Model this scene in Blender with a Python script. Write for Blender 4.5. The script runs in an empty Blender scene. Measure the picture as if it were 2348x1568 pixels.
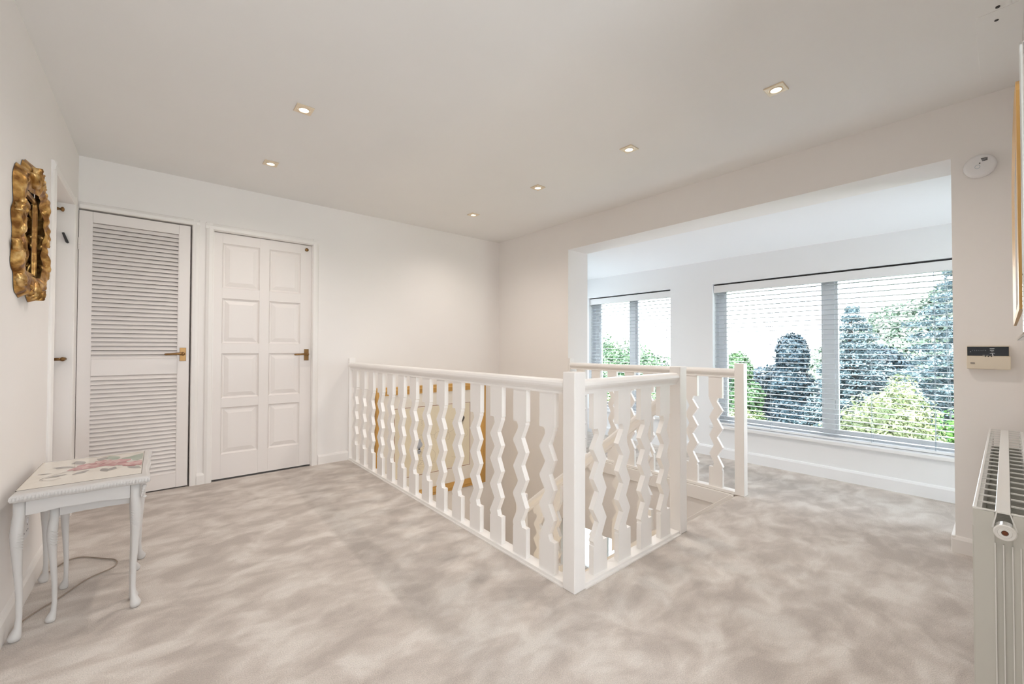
import bpy, bmesh, math, random
import numpy as np
from mathutils import Matrix, Vector, noise as mnoise
from math import sin, cos, pi, radians as R_, sqrt, atan2

random.seed(7); rng = np.random.default_rng(7)
scene = bpy.context.scene
COL = scene.collection

# ------------------------------------------------------------------ camera
H = 1.055
F_PX, YAW, PITCH, ROLL = 958.25, 49.7876, 0.8144, 0.1467
def cam_axes():
    a, t, r = R_(YAW), R_(PITCH), R_(ROLL)
    F = Vector((cos(a), sin(a), 0)); Rr = Vector((sin(a), -cos(a), 0)); U = Vector((0, 0, 1))
    F2 = F * cos(t) + U * sin(t); U2 = U * cos(t) - F * sin(t)
    return F2, Rr * cos(r) + U2 * sin(r), U2 * cos(r) - Rr * sin(r)
cf, cr, cu = cam_axes()
cd = bpy.data.cameras.new('camera'); cd.sensor_width = 36; cd.lens = 36 * F_PX / 2348
cd.clip_start = 0.01; cd.clip_end = 300
camera = bpy.data.objects.new('camera', cd); COL.objects.link(camera)
M = Matrix((( cr.x, cu.x, -cf.x, 0), (cr.y, cu.y, -cf.y, 0), (cr.z, cu.z, -cf.z, H), (0, 0, 0, 1)))
camera.matrix_world = M
scene.camera = camera

# ------------------------------------------------------------------ view, world, sun
scene.view_settings.view_transform = 'Standard'; scene.view_settings.look = 'None'
scene.view_settings.gamma = 1; scene.view_settings.use_curve_mapping = False
scene.view_settings.exposure = 0.36
scene.cycles.max_bounces = 12; scene.cycles.diffuse_bounces = 8; scene.cycles.glossy_bounces = 3
scene.cycles.transparent_max_bounces = 12
scene.cycles.caustics_reflective = False; scene.cycles.caustics_refractive = False
scene.cycles.sample_clamp_indirect = 6.0
SKY_STRENGTH = 8.0
w = bpy.data.worlds.new('sky'); scene.world = w; w.use_nodes = True
bg = w.node_tree.nodes['Background']; bg.inputs[0].default_value = (0.90, 0.945, 1.0, 1); bg.inputs[1].default_value = SKY_STRENGTH
sl = bpy.data.lights.new('sun', 'SUN'); sl.energy = 9.0; sl.angle = R_(0.6); sl.color = (1, .95, .86)
sun = bpy.data.objects.new('sun', sl); COL.objects.link(sun)
sun.rotation_euler = Vector((0.80, 0.12, -0.60)).to_track_quat('-Z', 'Y').to_euler()   # high, from behind the house
LAMP_W = 19.5
LAMP_COL = (1.0, 0.91, 0.83)
hl = bpy.data.lights.new('stairwell_fill', 'POINT'); hl.energy = 15; hl.color = (1, .86, .66); hl.shadow_soft_size = .25
hlo = bpy.data.objects.new('stairwell_fill', hl); COL.objects.link(hlo); hlo.location = (1.75, 1.55, -1.6)   # added unseen fill light that brightens the stairwell

# ------------------------------------------------------------------ measured places
XW, YB, XL, ZC = 3.186, 4.021, -0.4235, 2.344        # right wall, back wall, left wall, ceiling
ZO, YOL, YOR = 2.06, 2.882, 0.18                      # opening head and jambs
XW2, XF = 3.49, 4.178                                 # far face of the right wall, window wall
X1, YN, X2 = 1.368, 1.20, 2.268                       # stair well corner newels
ZLOW = -2.5

# ------------------------------------------------------------------ materials
def mat(name, col, rough=0.6, metal=0.0, bump=0.0, bscale=60, spec=0.5, var=0.0, coat=0.0):
    m = bpy.data.materials.new(name); m.use_nodes = True
    nt = m.node_tree; b = nt.nodes['Principled BSDF']
    b.inputs['Base Color'].default_value = (*col, 1); b.inputs['Roughness'].default_value = rough
    b.inputs['Metallic'].default_value = metal; b.inputs['Specular IOR Level'].default_value = spec
    b.inputs['Coat Weight'].default_value = coat
    tc = nt.nodes.new('ShaderNodeTexCoord')
    n = nt.nodes.new('ShaderNodeTexNoise'); n.inputs['Scale'].default_value = bscale; n.inputs['Detail'].default_value = 3
    nt.links.new(tc.outputs['Object'], n.inputs['Vector'])
    if bump > 0:
        bp = nt.nodes.new('ShaderNodeBump'); bp.inputs['Strength'].default_value = bump; bp.inputs['Distance'].default_value = 0.003
        nt.links.new(n.outputs['Fac'], bp.inputs['Height']); nt.links.new(bp.outputs['Normal'], b.inputs['Normal'])
    if var > 0:
        n2 = nt.nodes.new('ShaderNodeTexNoise'); n2.inputs['Scale'].default_value = 2.2
        nt.links.new(tc.outputs['Object'], n2.inputs['Vector'])
        rp = nt.nodes.new('ShaderNodeValToRGB')
        rp.color_ramp.elements[0].position = .3; rp.color_ramp.elements[1].position = .7
        rp.color_ramp.elements[0].color = (*[c * (1 - var) for c in col], 1)
        rp.color_ramp.elements[1].color = (*[min(1, c * (1 + var)) for c in col], 1)
        nt.links.new(n2.outputs['Fac'], rp.inputs[0]); nt.links.new(rp.outputs[0], b.inputs['Base Color'])
    return m
def emis(name, col, s):
    m = bpy.data.materials.new(name); m.use_nodes = True; nt = m.node_tree; nt.nodes.clear()
    e = nt.nodes.new('ShaderNodeEmission'); o = nt.nodes.new('ShaderNodeOutputMaterial')
    e.inputs[0].default_value = (*col, 1); e.inputs[1].default_value = s; nt.links.new(e.outputs[0], o.inputs[0]); return m

M_wall = mat('wall_paint', (.835, .805, .785), .75, bump=.05, bscale=180, var=.008)
M_wellwall = mat('stairwell_paint', (.80, .765, .70), .75, bump=.05, bscale=180)
M_ceil = mat('ceiling_paint', (.81, .80, .79), .85, bump=.04, bscale=140, var=.008)
M_baywall = mat('bay_paint', (.88, .90, .93), .7, bump=.04, bscale=180)
M_trim = mat('gloss_white_trim', (.83, .80, .775), .38, bump=.03, bscale=30)
M_door = mat('door_paint', (.80, .755, .73), .42, bump=.03, bscale=40)
M_rail = mat('balustrade_paint', (.86, .835, .815), .36, bump=.02, bscale=40)
M_upvc = mat('white_window_frame', (.86, .87, .89), .3)
M_slat = mat('blind_slat', (.62, .65, .69), .4)
M_cord = mat('blind_cord', (.45, .52, .58), .7)
M_black = mat('black_gap', (.02, .02, .025), .8)
M_brass = mat('aged_brass', (.25, .14, .055), .35, metal=.9, bump=.1, bscale=50, var=.15)
M_black_metal = mat('black_metal', (.02, .018, .02), .4)
M_table = mat('shabby_white_paint', (.60, .58, .565), .42, bump=.15, bscale=35, var=.05)
M_tabletop = mat('cream_table_inlay', (.72, .67, .59), .15, coat=.6)
M_darkline = mat('dark_inlay_line', (.10, .08, .06), .5)
M_rad = mat('radiator_enamel', (.74, .735, .71), .28, coat=.3)
M_radpanel = mat('radiator_end_enamel', (.55, .545, .50), .4, coat=.2)
M_plastic = mat('white_plastic', (.78, .77, .78), .4)
M_cream = mat('cream_plastic', (.74, .66, .54), .45)
M_screen = mat('dark_display', (.006, .009, .016), .12)
M_print = mat('pale_print', (.65, .68, .70), .5)
M_greyprint = mat('grey_badge', (.22, .19, .17), .5)
M_rust = mat('rusty_bore', (.16, .05, .02), .8)
M_frameoak = mat('gilt_wood_frame', (.62, .36, .11), .42, metal=.25, bump=.2, bscale=25, var=.12)
M_mat = mat('picture_mount', (.80, .76, .70), .8)
M_art = mat('cream_print_paper', (.78, .71, .56), .8, var=.05)
M_line = mat('mount_line', (.36, .20, .12), .7)
M_artdark = mat('ink_dark', (.10, .09, .08), .8); M_artblue = mat('ink_blue', (.45, .48, .55), .8)
M_artline = mat('ink_line', (.50, .44, .36), .8)
M_rose = mat('rose_print', (.48, .20, .20), .25, coat=.5); M_rose2 = mat('rose_print_light', (.62, .36, .34), .25, coat=.5)
M_leafp = mat('leaf_print', (.30, .36, .28), .25, coat=.5); M_greyp = mat('grey_leaf_print', (.26, .24, .22), .25, coat=.5)
M_bulb = emis('lit_bulb', (1, .90, .76), 9.0)
M_downtrim = mat('downlight_trim', (.78, .66, .50), .3, metal=.35)
M_cable = mat('cable', (.30, .24, .19), .6)
M_soil = mat('soil', (.09, .07, .05), .9)

def gold():
    m = bpy.data.materials.new('gilded_plaster'); m.use_nodes = True; nt = m.node_tree; b = nt.nodes['Principled BSDF']
    b.inputs['Metallic'].default_value = .75; b.inputs['Roughness'].default_value = .36
    tc = nt.nodes.new('ShaderNodeTexCoord')
    n = nt.nodes.new('ShaderNodeTexNoise'); n.inputs['Scale'].default_value = 28; n.inputs['Detail'].default_value = 6
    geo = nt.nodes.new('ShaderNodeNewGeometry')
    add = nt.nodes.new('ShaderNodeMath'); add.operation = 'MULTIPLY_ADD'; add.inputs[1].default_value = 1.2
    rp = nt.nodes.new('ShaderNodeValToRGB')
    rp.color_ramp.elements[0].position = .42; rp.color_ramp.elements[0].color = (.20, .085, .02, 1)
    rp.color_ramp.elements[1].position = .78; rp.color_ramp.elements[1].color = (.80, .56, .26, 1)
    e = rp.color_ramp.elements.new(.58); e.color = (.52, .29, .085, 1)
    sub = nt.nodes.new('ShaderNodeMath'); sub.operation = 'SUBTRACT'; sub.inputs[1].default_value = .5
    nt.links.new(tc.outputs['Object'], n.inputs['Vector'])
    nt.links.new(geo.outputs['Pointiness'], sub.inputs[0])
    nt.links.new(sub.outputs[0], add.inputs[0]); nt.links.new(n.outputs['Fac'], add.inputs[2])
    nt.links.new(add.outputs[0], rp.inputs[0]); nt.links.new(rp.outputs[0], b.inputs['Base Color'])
    bp = nt.nodes.new('ShaderNodeBump'); bp.inputs['Strength'].default_value = .35; bp.inputs['Distance'].default_value = .004
    nt.links.new(n.outputs['Fac'], bp.inputs['Height']); nt.links.new(bp.outputs['Normal'], b.inputs['Normal'])
    return m
M_gold = gold()
def mirror_mat():
    return mat('mirror_glass', (.86, .88, .87), .02, metal=1.0)
M_mirror = mirror_mat()
def glass_mat():
    m = bpy.data.materials.new('window_glass'); m.use_nodes = True; nt = m.node_tree; nt.nodes.clear()
    o = nt.nodes.new('ShaderNodeOutputMaterial'); mx = nt.nodes.new('ShaderNodeMixShader')
    t = nt.nodes.new('ShaderNodeBsdfTransparent'); t.inputs[0].default_value = (.95, .97, .97, 1)
    g = nt.nodes.new('ShaderNodeBsdfGlossy'); g.inputs['Roughness'].default_value = .02
    f = nt.nodes.new('ShaderNodeFresnel'); f.inputs[0].default_value = 1.35
    nt.links.new(f.outputs[0], mx.inputs[0]); nt.links.new(t.outputs[0], mx.inputs[1]); nt.links.new(g.outputs[0], mx.inputs[2])
    nt.links.new(mx.outputs[0], o.inputs[0]); return m
M_glass = glass_mat()

def carpet_mat():
    m = bpy.data.materials.new('plush_carpet'); m.use_nodes = True; nt = m.node_tree; b = nt.nodes['Principled BSDF']
    b.inputs['Roughness'].default_value = .95; b.inputs['Specular IOR Level'].default_value = .1
    b.inputs['Sheen Weight'].default_value = .15
    tc = nt.nodes.new('ShaderNodeTexCoord')
    mp = nt.nodes.new('ShaderNodeMapping'); mp.inputs['Rotation'].default_value = (0, 0, R_(35)); mp.inputs['Scale'].default_value = (1.0, 1.55, 1)
    nt.links.new(tc.outputs['Object'], mp.inputs[0])
    wn = nt.nodes.new('ShaderNodeTexNoise'); wn.inputs['Scale'].default_value = 2.2; wn.inputs['Detail'].default_value = 2
    nt.links.new(mp.outputs[0], wn.inputs['Vector'])
    mixv = nt.nodes.new('ShaderNodeVectorMath'); mixv.operation = 'MULTIPLY_ADD'; mixv.inputs[1].default_value = (.22, .22, .22)
    nt.links.new(wn.outputs['Color'], mixv.inputs[0]); nt.links.new(mp.outputs[0], mixv.inputs[2])
    n1 = nt.nodes.new('ShaderNodeTexNoise'); n1.inputs['Scale'].default_value = 5.6; n1.inputs['Detail'].default_value = 3.2
    n1.inputs['Roughness'].default_value = .52; n1.inputs['Distortion'].default_value = .25
    nt.links.new(mixv.outputs[0], n1.inputs['Vector'])
    rp = nt.nodes.new('ShaderNodeValToRGB'); el = rp.color_ramp.elements  # shading of the pile lay is put into the colour as soft patches
    el[0].position = .36; el[0].color = (.48, .425, .385, 1)
    el[1].position = .66; el[1].color = (.69, .64, .595, 1)
    e = el.new(.50); e.color = (.58, .52, .475, 1)
    nt.links.new(n1.outputs['Fac'], rp.inputs[0])
    n2 = nt.nodes.new('ShaderNodeTexNoise'); n2.inputs['Scale'].default_value = 260; n2.inputs['Detail'].default_value = 2
    nt.links.new(tc.outputs['Object'], n2.inputs['Vector'])
    mr = nt.nodes.new('ShaderNodeMapRange'); mr.inputs[1].default_value = .3; mr.inputs[2].default_value = .7
    mr.inputs[3].default_value = .84; mr.inputs[4].default_value = 1.12
    nt.links.new(n2.outputs['Fac'], mr.inputs[0])
    mul = nt.nodes.new('ShaderNodeVectorMath'); mul.operation = 'SCALE'
    nt.links.new(rp.outputs[0], mul.inputs[0]); nt.links.new(mr.outputs[0], mul.inputs['Scale'])
    nt.links.new(mul.outputs[0], b.inputs['Base Color'])
    bp = nt.nodes.new('ShaderNodeBump'); bp.inputs['Strength'].default_value = .5; bp.inputs['Distance'].default_value = .006
    ad = nt.nodes.new('ShaderNodeMath'); ad.operation = 'MULTIPLY_ADD'; ad.inputs[1].default_value = 2.0
    nt.links.new(n1.outputs['Fac'], ad.inputs[0]); nt.links.new(n2.outputs['Fac'], ad.inputs[2])
    nt.links.new(ad.outputs[0], bp.inputs['Height']); nt.links.new(bp.outputs['Normal'], b.inputs['Normal'])
    return m
M_carpet = carpet_mat()
def leaf_mat(name, c1, c2, rough=.5, sc=3.0, trans=.25):
    m = bpy.data.materials.new(name); m.use_nodes = True; nt = m.node_tree; b = nt.nodes['Principled BSDF']
    b.inputs['Roughness'].default_value = rough
    tc = nt.nodes.new('ShaderNodeTexCoord'); n = nt.nodes.new('ShaderNodeTexNoise'); n.inputs['Scale'].default_value = sc; n.inputs['Detail'].default_value = 6
    rp = nt.nodes.new('ShaderNodeValToRGB'); rp.color_ramp.elements[0].position = .35; rp.color_ramp.elements[1].position = .65
    rp.color_ramp.elements[0].color = (*c1, 1); rp.color_ramp.elements[1].color = (*c2, 1)
    nt.links.new(tc.outputs['Object'], n.inputs['Vector']); nt.links.new(n.outputs['Fac'], rp.inputs[0]); nt.links.new(rp.outputs[0], b.inputs['Base Color'])
    b.inputs['Transmission Weight'].default_value = 0
    return m

# ------------------------------------------------------------------ builders
ORG = {}
class MB:
    def __init__(s): s.v = []; s.f = []; s.m = []
    def add(s, vs, fs, mi=0):
        b = len(s.v); s.v += [tuple(v) for v in vs]; s.f += [[i + b for i in f] for f in fs]; s.m += [mi] * len(fs); return s
    def box(s, x0, x1, y0, y1, z0, z1, mi=0):
        vs = [(x, y, z) for x in (x0, x1) for y in (y0, y1) for z in (z0, z1)]
        return s.add(vs, [(0, 1, 3, 2), (4, 6, 7, 5), (0, 4, 5, 1), (2, 3, 7, 6), (0, 2, 6, 4), (1, 5, 7, 3)], mi)
    def prism(s, pts, a, b, axis='y', mi=0):
        """pts = 2-D outline, extruded from a to b along axis; x: (y,z)  y: (x,z)  z: (x,y)"""
        def P(p, t): return {'x': (t, p[0], p[1]), 'y': (p[0], t, p[1]), 'z': (p[0], p[1], t)}[axis]
        n = len(pts); vs = [P(p, a) for p in pts] + [P(p, b) for p in pts]
        return s.add(vs, [list(range(n))[::-1], [i + n for i in range(n)]] + [[i, (i + 1) % n, (i + 1) % n + n, i + n] for i in range(n)], mi)
    def loft(s, rings, cap=True, closed=True, mi=0):
        n = len(rings[0]); vs = [p for r in rings for p in r]; fs = []
        for k in range(len(rings) - 1):
            for i in range(n if closed else n - 1):
                j = (i + 1) % n; fs.append([k * n + i, k * n + j, (k + 1) * n + j, (k + 1) * n + i])
        if cap: fs += [list(range(n))[::-1], [(len(rings) - 1) * n + i for i in range(n)]]
        return s.add(vs, fs, mi)
    def tube(s, pts, r, n=8, mi=0, cap=True):
        rings = []; pts = [Vector(p) for p in pts]
        for i, p in enumerate(pts):
            d = (pts[min(i + 1, len(pts) - 1)] - pts[max(i - 1, 0)]).normalized()
            u = d.cross(Vector((0, 0, 1))); u = d.cross(Vector((1, 0, 0))) if u.length < .1 else u; u.normalize(); q = d.cross(u)
            rr = r[i] if isinstance(r, (list, tuple)) else r
            rings.append([p + (u * cos(2 * pi * k / n) + q * sin(2 * pi * k / n)) * rr for k in range(n)])
        return s.loft(rings, cap, mi=mi)
    def ellip(s, c, rad, n=10, m=6, rot=None, mi=0):
        rings = []; c = Vector(c); rot = rot or Matrix.Identity(3)
        for j in range(m + 1):
            a = pi * (j + .02) / (m + .04)
            rings.append([c + rot @ Vector((rad[0] * sin(a) * cos(2 * pi * k / n), rad[1] * sin(a) * sin(2 * pi * k / n), rad[2] * cos(a))) for k in range(n)])
        return s.loft(rings, mi=mi)
def link(name, me, parent=None, smooth=False):
    o = bpy.data.objects.new(name, me); COL.objects.link(o)
    if parent is not None: o.parent = parent
    return o
def build(name, mb, m, parent=None, bevel=0, smooth=False, seg=2, org=None):
    """world-coordinate geometry; children are stored relative to their thing's origin"""
    og = Vector(org) if org is not None else (ORG.get(parent.name, Vector()) if parent is not None else Vector())
    me = bpy.data.meshes.new(name)
    me.from_pydata([tuple(Vector(v) - og) for v in mb.v], [], mb.f)
    mats = m if isinstance(m, (list, tuple)) else [m]
    for x in mats: me.materials.append(x)
    if len(mats) > 1: me.polygons.foreach_set('material_index', mb.m)
    bm = bmesh.new(); bm.from_mesh(me); bmesh.ops.recalc_face_normals(bm, faces=bm.faces); bm.to_mesh(me); bm.free()
    if smooth:
        me.polygons.foreach_set('use_smooth', [True] * len(me.polygons))
    o = link(name, me, parent)
    base = ORG.get(parent.name, Vector()) if parent is not None else Vector()
    o.location = og - base
    ORG[o.name] = og
    if bevel:
        b = o.modifiers.new('bevel', 'BEVEL'); b.width = bevel; b.segments = seg; b.limit_method = 'ANGLE'; b.angle_limit = R_(40)
        b.harden_normals = False
    return o
def inst(name, me, parent, loc, rot=(0, 0, 0)):
    o = bpy.data.objects.new(name, me); COL.objects.link(o); o.parent = parent
    base = ORG.get(parent.name, Vector()) if parent is not None else Vector()
    o.location = Vector(loc) - base; o.rotation_euler = rot; ORG[o.name] = Vector(loc); return o
def mesh_of(name, mb, m):
    me = bpy.data.meshes.new(name); me.from_pydata(mb.v, [], mb.f)
    mats = m if isinstance(m, (list, tuple)) else [m]
    for x in mats: me.materials.append(x)
    if len(mats) > 1: me.polygons.foreach_set('material_index', mb.m)
    bm = bmesh.new(); bm.from_mesh(me); bmesh.ops.recalc_face_normals(bm, faces=bm.faces); bm.to_mesh(me); bm.free()
    return me
def thing(name, label, cat, loc=(0, 0, 0), group=None):
    o = bpy.data.objects.new(name, None); COL.objects.link(o); o.location = loc; ORG[o.name] = Vector(loc)
    o.empty_display_size = .05; o['label'] = label; o['category'] = cat
    if group: o['group'] = group
    return o
def tag(o, label, cat, group=None):
    o['label'] = label; o['category'] = cat
    if group: o['group'] = group
    return o
def struct(o, label=None):
    o['kind'] = 'structure'
    if label: o['label'] = label
    return o
def sempty(name, label, loc=(0, 0, 0)):
    o = bpy.data.objects.new(name, None); COL.objects.link(o); o.location = loc; ORG[o.name] = Vector(loc); o.empty_display_size = .05
    return struct(o, label)
def slab(name, axis, a, b, u0, u1, z0, z1, holes, m, label):
    """a wall of thickness a..b normal to axis, with rectangular holes (u0,u1,z0,z1)"""
    us = sorted({u0, u1, *[h[0] for h in holes], *[h[1] for h in holes]}); us = [u for u in us if u0 <= u <= u1]
    zs = sorted({z0, z1, *[h[2] for h in holes], *[h[3] for h in holes]}); zs = [z for z in zs if z0 <= z <= z1]
    mb = MB()
    def solid(i, j):
        if i < 0 or j < 0 or i >= len(us) - 1 or j >= len(zs) - 1: return False
        uc, zc = (us[i] + us[i + 1]) / 2, (zs[j] + zs[j + 1]) / 2
        return not any(h[0] < uc < h[1] and h[2] < zc < h[3] for h in holes)
    def P(t, u, z): return {'x': (t, u, z), 'y': (u, t, z), 'z': (u, z, t)}[axis]
    for i in range(len(us) - 1):
        for j in range(len(zs) - 1):
            if not solid(i, j): continue
            A, B, C, D = us[i], us[i + 1], zs[j], zs[j + 1]
            for t in (a, b): mb.add([P(t, A, C), P(t, B, C), P(t, B, D), P(t, A, D)], [(0, 1, 2, 3)])
            if not solid(i - 1, j): mb.add([P(a, A, C), P(b, A, C), P(b, A, D), P(a, A, D)], [(0, 1, 2, 3)])
            if not solid(i + 1, j): mb.add([P(a, B, C), P(b, B, C), P(b, B, D), P(a, B, D)], [(0, 1, 2, 3)])
            if not solid(i, j - 1): mb.add([P(a, A, C), P(b, A, C), P(b, B, C), P(a, B, C)], [(0, 1, 2, 3)])
            if not solid(i, j + 1): mb.add([P(a, A, D), P(b, A, D), P(b, B, D), P(a, B, D)], [(0, 1, 2, 3)])
    me = bpy.data.meshes.new(name); me.from_pydata(mb.v, [], mb.f); me.materials.append(m)
    bm = bmesh.new(); bm.from_mesh(me); bmesh.ops.remove_doubles(bm, verts=bm.verts, dist=1e-5)
    bmesh.ops.recalc_face_normals(bm, faces=bm.faces); bm.to_mesh(me); bm.free()
    o = link(name, me); ORG[o.name] = Vector(); return struct(o, label)

# ================================================================== SETTING
YR = -1.75                                           # rear wall behind the camera
D1 = (-0.4155, 0.1816, 0.0, 1.983); D2 = (0.325, 1.046, 0.0, 1.972)
# --- floor
fl = sempty('floor', 'plush mottled beige carpet of the landing')
mb = MB(); mb.box(XL - .1, XW + .004, YR, YN + .055, -.10, 0)
mb.box(XL - .1, X1 + .01, YN + .055, YB, -.10, 0)
# rounded carpet nosing at the head of the stairs is the carpet's own edge
mb2 = MB()
o = build('landing_carpet', mb, M_carpet, fl)
mb = MB(); mb.box(XW + .004, XF + .02, -.5, 3.9, -.095, 0); build('bay_carpet', mb, M_carpet, fl)
mb = MB()
ns = []
for k in range(15):
    a = pi / 2 - pi * k / 14; ns.append((YN + .05 + .035 * cos(a), -.035 + .035 * sin(a)))
ns = [(YN + .055, 0)] + [p for p in ns if p[0] > YN + .056] + [(YN + .055, -.07)]
mb.prism(ns, X2 + .08, XW - .012, 'x'); build('carpet_nosing', mb, M_carpet, fl, smooth=False)
mb = MB(); mb.box(1.2, XW + .3, 1.1, YB + .1, ZLOW - .1, ZLOW); struct(build('floor_lower_hall', mb, M_carpet), 'carpet at the foot of the stairs')
# --- ceiling
slab('ceiling', 'z', ZC, ZC + .12, XL - .15, XW + .3, YR - .1, YB + .12, [], M_ceil, 'flat white landing ceiling with square downlights')
# --- walls
slab('wall_left', 'x', XL, XL - .16, YR - .1, YB + .12, -.1, ZC + .1, [(3.15, 3.78, -.05, 1.95)], M_wall, 'left wall with gilt mirror and recessed door')
slab('wall_back', 'y', YB, YB + .12, XL - .15, XW + .3, ZLOW, ZC + .1, [(D1[0] - .006, D1[1] + .006, -.02, D1[3] + .006), (D2[0] - .004, D2[1] + .004, -.02, D2[3] + .004)], M_wall, 'back wall with louvred door and panelled door')
slab('wall_right', 'x', XW, XW2, -2.2, YB + .02, ZLOW, ZC + .1, [(YOR, YOL, -.02, ZO), (2.22, 2.98, -1.25, -.69)], M_wall, 'right wall with wide opening to the window bay')  # unseen stretch past the near wall added to block the sun
mb = MB(); mb.box(1.15, XW + .3, -.20, -.06, -.1, ZC + .1)
struct(build('wall_near', mb, M_wall), 'near wall behind the radiator')
slab('wall_rear', 'y', YR - .12, YR, XL - .15, 1.6, -.1, ZC + .1, [(-.3, 1.08, .25, 2.15)], M_wall, 'rear wall behind the camera with an added window')
mb = MB(); mb.box(1.15, 1.29, YR, -.20, -.1, ZC + .1)
struct(build('wall_side', mb, M_wall), 'side wall of the alcove behind the camera')
mb = MB(); mb.box(1.2, X1 + .005, YN - .1, YB, ZLOW, -.10)
struct(build('wall_stairwell_left', mb, M_wellwall), 'left wall of the stairwell below the landing')
mb = MB(); mb.box(1.2, XW, YN - .12, YN - .001, ZLOW, -.10)
struct(build('wall_stairwell_near', mb, M_wellwall), 'near wall of the stairwell below the landing')
# bay
ywin = [(.03, 1.872), (2.318, 3.43)]; ZS, ZT = .31, 1.688
slab('wall_window', 'x', XF, XF + .26, -.5, 4.0, -.35, 2.3, [(*ywin[0], ZS, ZT), (*ywin[1], ZS, ZT)], M_baywall, 'outer wall of the bay with two windows')
mb = MB(); mb.box(XW2, XF, -.5, -.38, 0, .2); mb.box(XW2, XF, -.5, -.38, 1.8, 2.2); mb.box(XW2, 3.52, -.5, -.38, .2, 1.8); mb.box(4.14, XF, -.5, -.38, .2, 1.8); struct(build('wall_bay_near', mb, M_baywall), 'near end wall of the window bay')
mb = MB(); mb.box(XW2, XF, 3.85, 3.97, 0, .3); mb.box(XW2, XF, 3.85, 3.97, 1.7, 2.2); mb.box(XW2, 3.55, 3.85, 3.97, .3, 1.7); mb.box(4.12, XF, 3.85, 3.97, .3, 1.7); struct(build('wall_bay_far', mb, M_baywall), 'far end wall of the window bay')
mb = MB(); mb.prism([(XW2 - .02, 2.062), (XF + .02, 1.922), (XF + .26, 1.922), (XF + .26, 2.45), (XW2 - .02, 2.45)], -.5, 4.0, 'y')
struct(build('ceiling_bay', mb, M_baywall), 'sloping white ceiling of the window bay')
mb = MB(); mb.box(XW + .02, XF + .26, -.5, 4.0, -.35, -.1); struct(build('floor_bay', mb, M_baywall), 'floor slab under the window bay')
# closets behind doors
mb = MB(); mb.box(XL - .15, 1.3, YB + .3, YB + .34, -.1, 2.3)
for q in ((XL - .15, XL - .12, YB + .12, YB + .3, -.1, 2.3), (.24, .28, YB + .12, YB + .3, -.1, 2.3), (1.27, 1.3, YB + .12, YB + .3, -.1, 2.3), (XL - .15, 1.3, YB + .12, YB + .3, 2.26, 2.3), (XL - .15, 1.3, YB, YB + .3, -.1, -.01)): mb.box(*q)
struct(build('wall_closet', mb, M_wall), 'closet wall behind the louvred door')
mb = MB(); mb.box(XL - .40, XL - .36, 3.0, 4.0, -.1, 2.3)
for q in ((XL - .4, XL - .16, 3.0, 3.04, -.1, 2.3), (XL - .4, XL - .16, 3.96, 4.0, -.1, 2.3), (XL - .4, XL - .16, 3.0, 4.0, 2.26, 2.3), (XL - .4, XL - .02, 3.0, 4.0, -.1, -.01)): mb.box(*q)
struct(build('wall_cupboard', mb, M_wall), 'cupboard wall behind the left door')

# --- skirting boards
def skirt(name, axis, t, d, u0, u1, h, label, z=0, m=M_trim):
    prof = [(0, 0), (.015, 0), (.015, h - .018), (.009, h - .004), (0, h)]
    pts = [(t + d * p[0], z + p[1]) for p in prof]
    mb = MB(); mb.prism(pts, u0, u1, 'x' if axis == 'y' else 'y')
    return struct(build(name, mb, m), label)
skirt('baseboard_left', 'x', XL, 1, YR, 3.10, .095, 'white skirting under the gilt mirror')
skirt('baseboard_back', 'y', YB, -1, 1.107, X1 + .02, .085, 'white skirting beside the panelled door')
skirt('trim_1', 'y', YB, -1, .230, .278, .085, 'short skirting between the two doors')
skirt('baseboard_right', 'x', XW, -1, -.06, YOR + .012, .085, 'white skirting at the foot of the opening jamb')
mb = MB(); mb.box(XW - .012, XW2 + .015, YOR, YOR + .015, 0, .085); struct(build('trim_2', mb, M_trim, bevel=.003), 'skirting returning into the opening jamb')
skirt('baseboard_window', 'x', XF, -1, -.38, 3.85, .10, 'white skirting under the bay windows', m=M_baywall)
skirt('baseboard_near', 'y', -.06, 1, 1.15, XW, .085, 'white skirting behind the radiator')

# --- architraves
def arch(name, u0, u1, ztop, wd, y, label, legs=(1, 1), side='y', d=-1):
    """door casing: inner opening u0..u1"""
    o = sempty(name, label)
    pf = [(0, 0), (0, .011), (.006, .016), (wd * .55, .018), (wd - .006, .012), (wd, .006), (wd, 0)]
    def leg(u, s):
        mb = MB(); pts = [(u + s * p[0], y + d * p[1]) for p in pf]
        if side == 'x': pts = [(b, a) for a, b in pts]
        mb.prism(pts, 0, ztop + wd, 'z'); build('casing_leg', mb, M_trim, o)
    if legs[0]: leg(u0, -1)
    if legs[1]: leg(u1, 1)
    mb = MB(); a = u0 - (wd + .001 if legs[0] else 0); b = u1 + (wd + .001 if legs[1] else 0)
    pts = [(y + d * p[1] * 1.02, ztop + p[0]) for p in pf]
    if side == 'y': mb.prism(pts, a, b, 'x')
    else: mb.prism(pts, a, b, 'y')
    build('casing_head', mb, M_trim, o)
    return o
arch('trim_3', D1[0], D1[1] + .006, D1[3] + .006, .045, YB, 'white casing around the louvred door', legs=(0, 1))
arch('trim_4', D2[0] - .004, D2[1] + .004, D2[3] + .004, .05, YB, 'white casing around the panelled door')
arch('trim_5', 3.15, 3.78, 1.95, .05, XL, 'white casing around the recessed left door', side='x', d=1)

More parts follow.
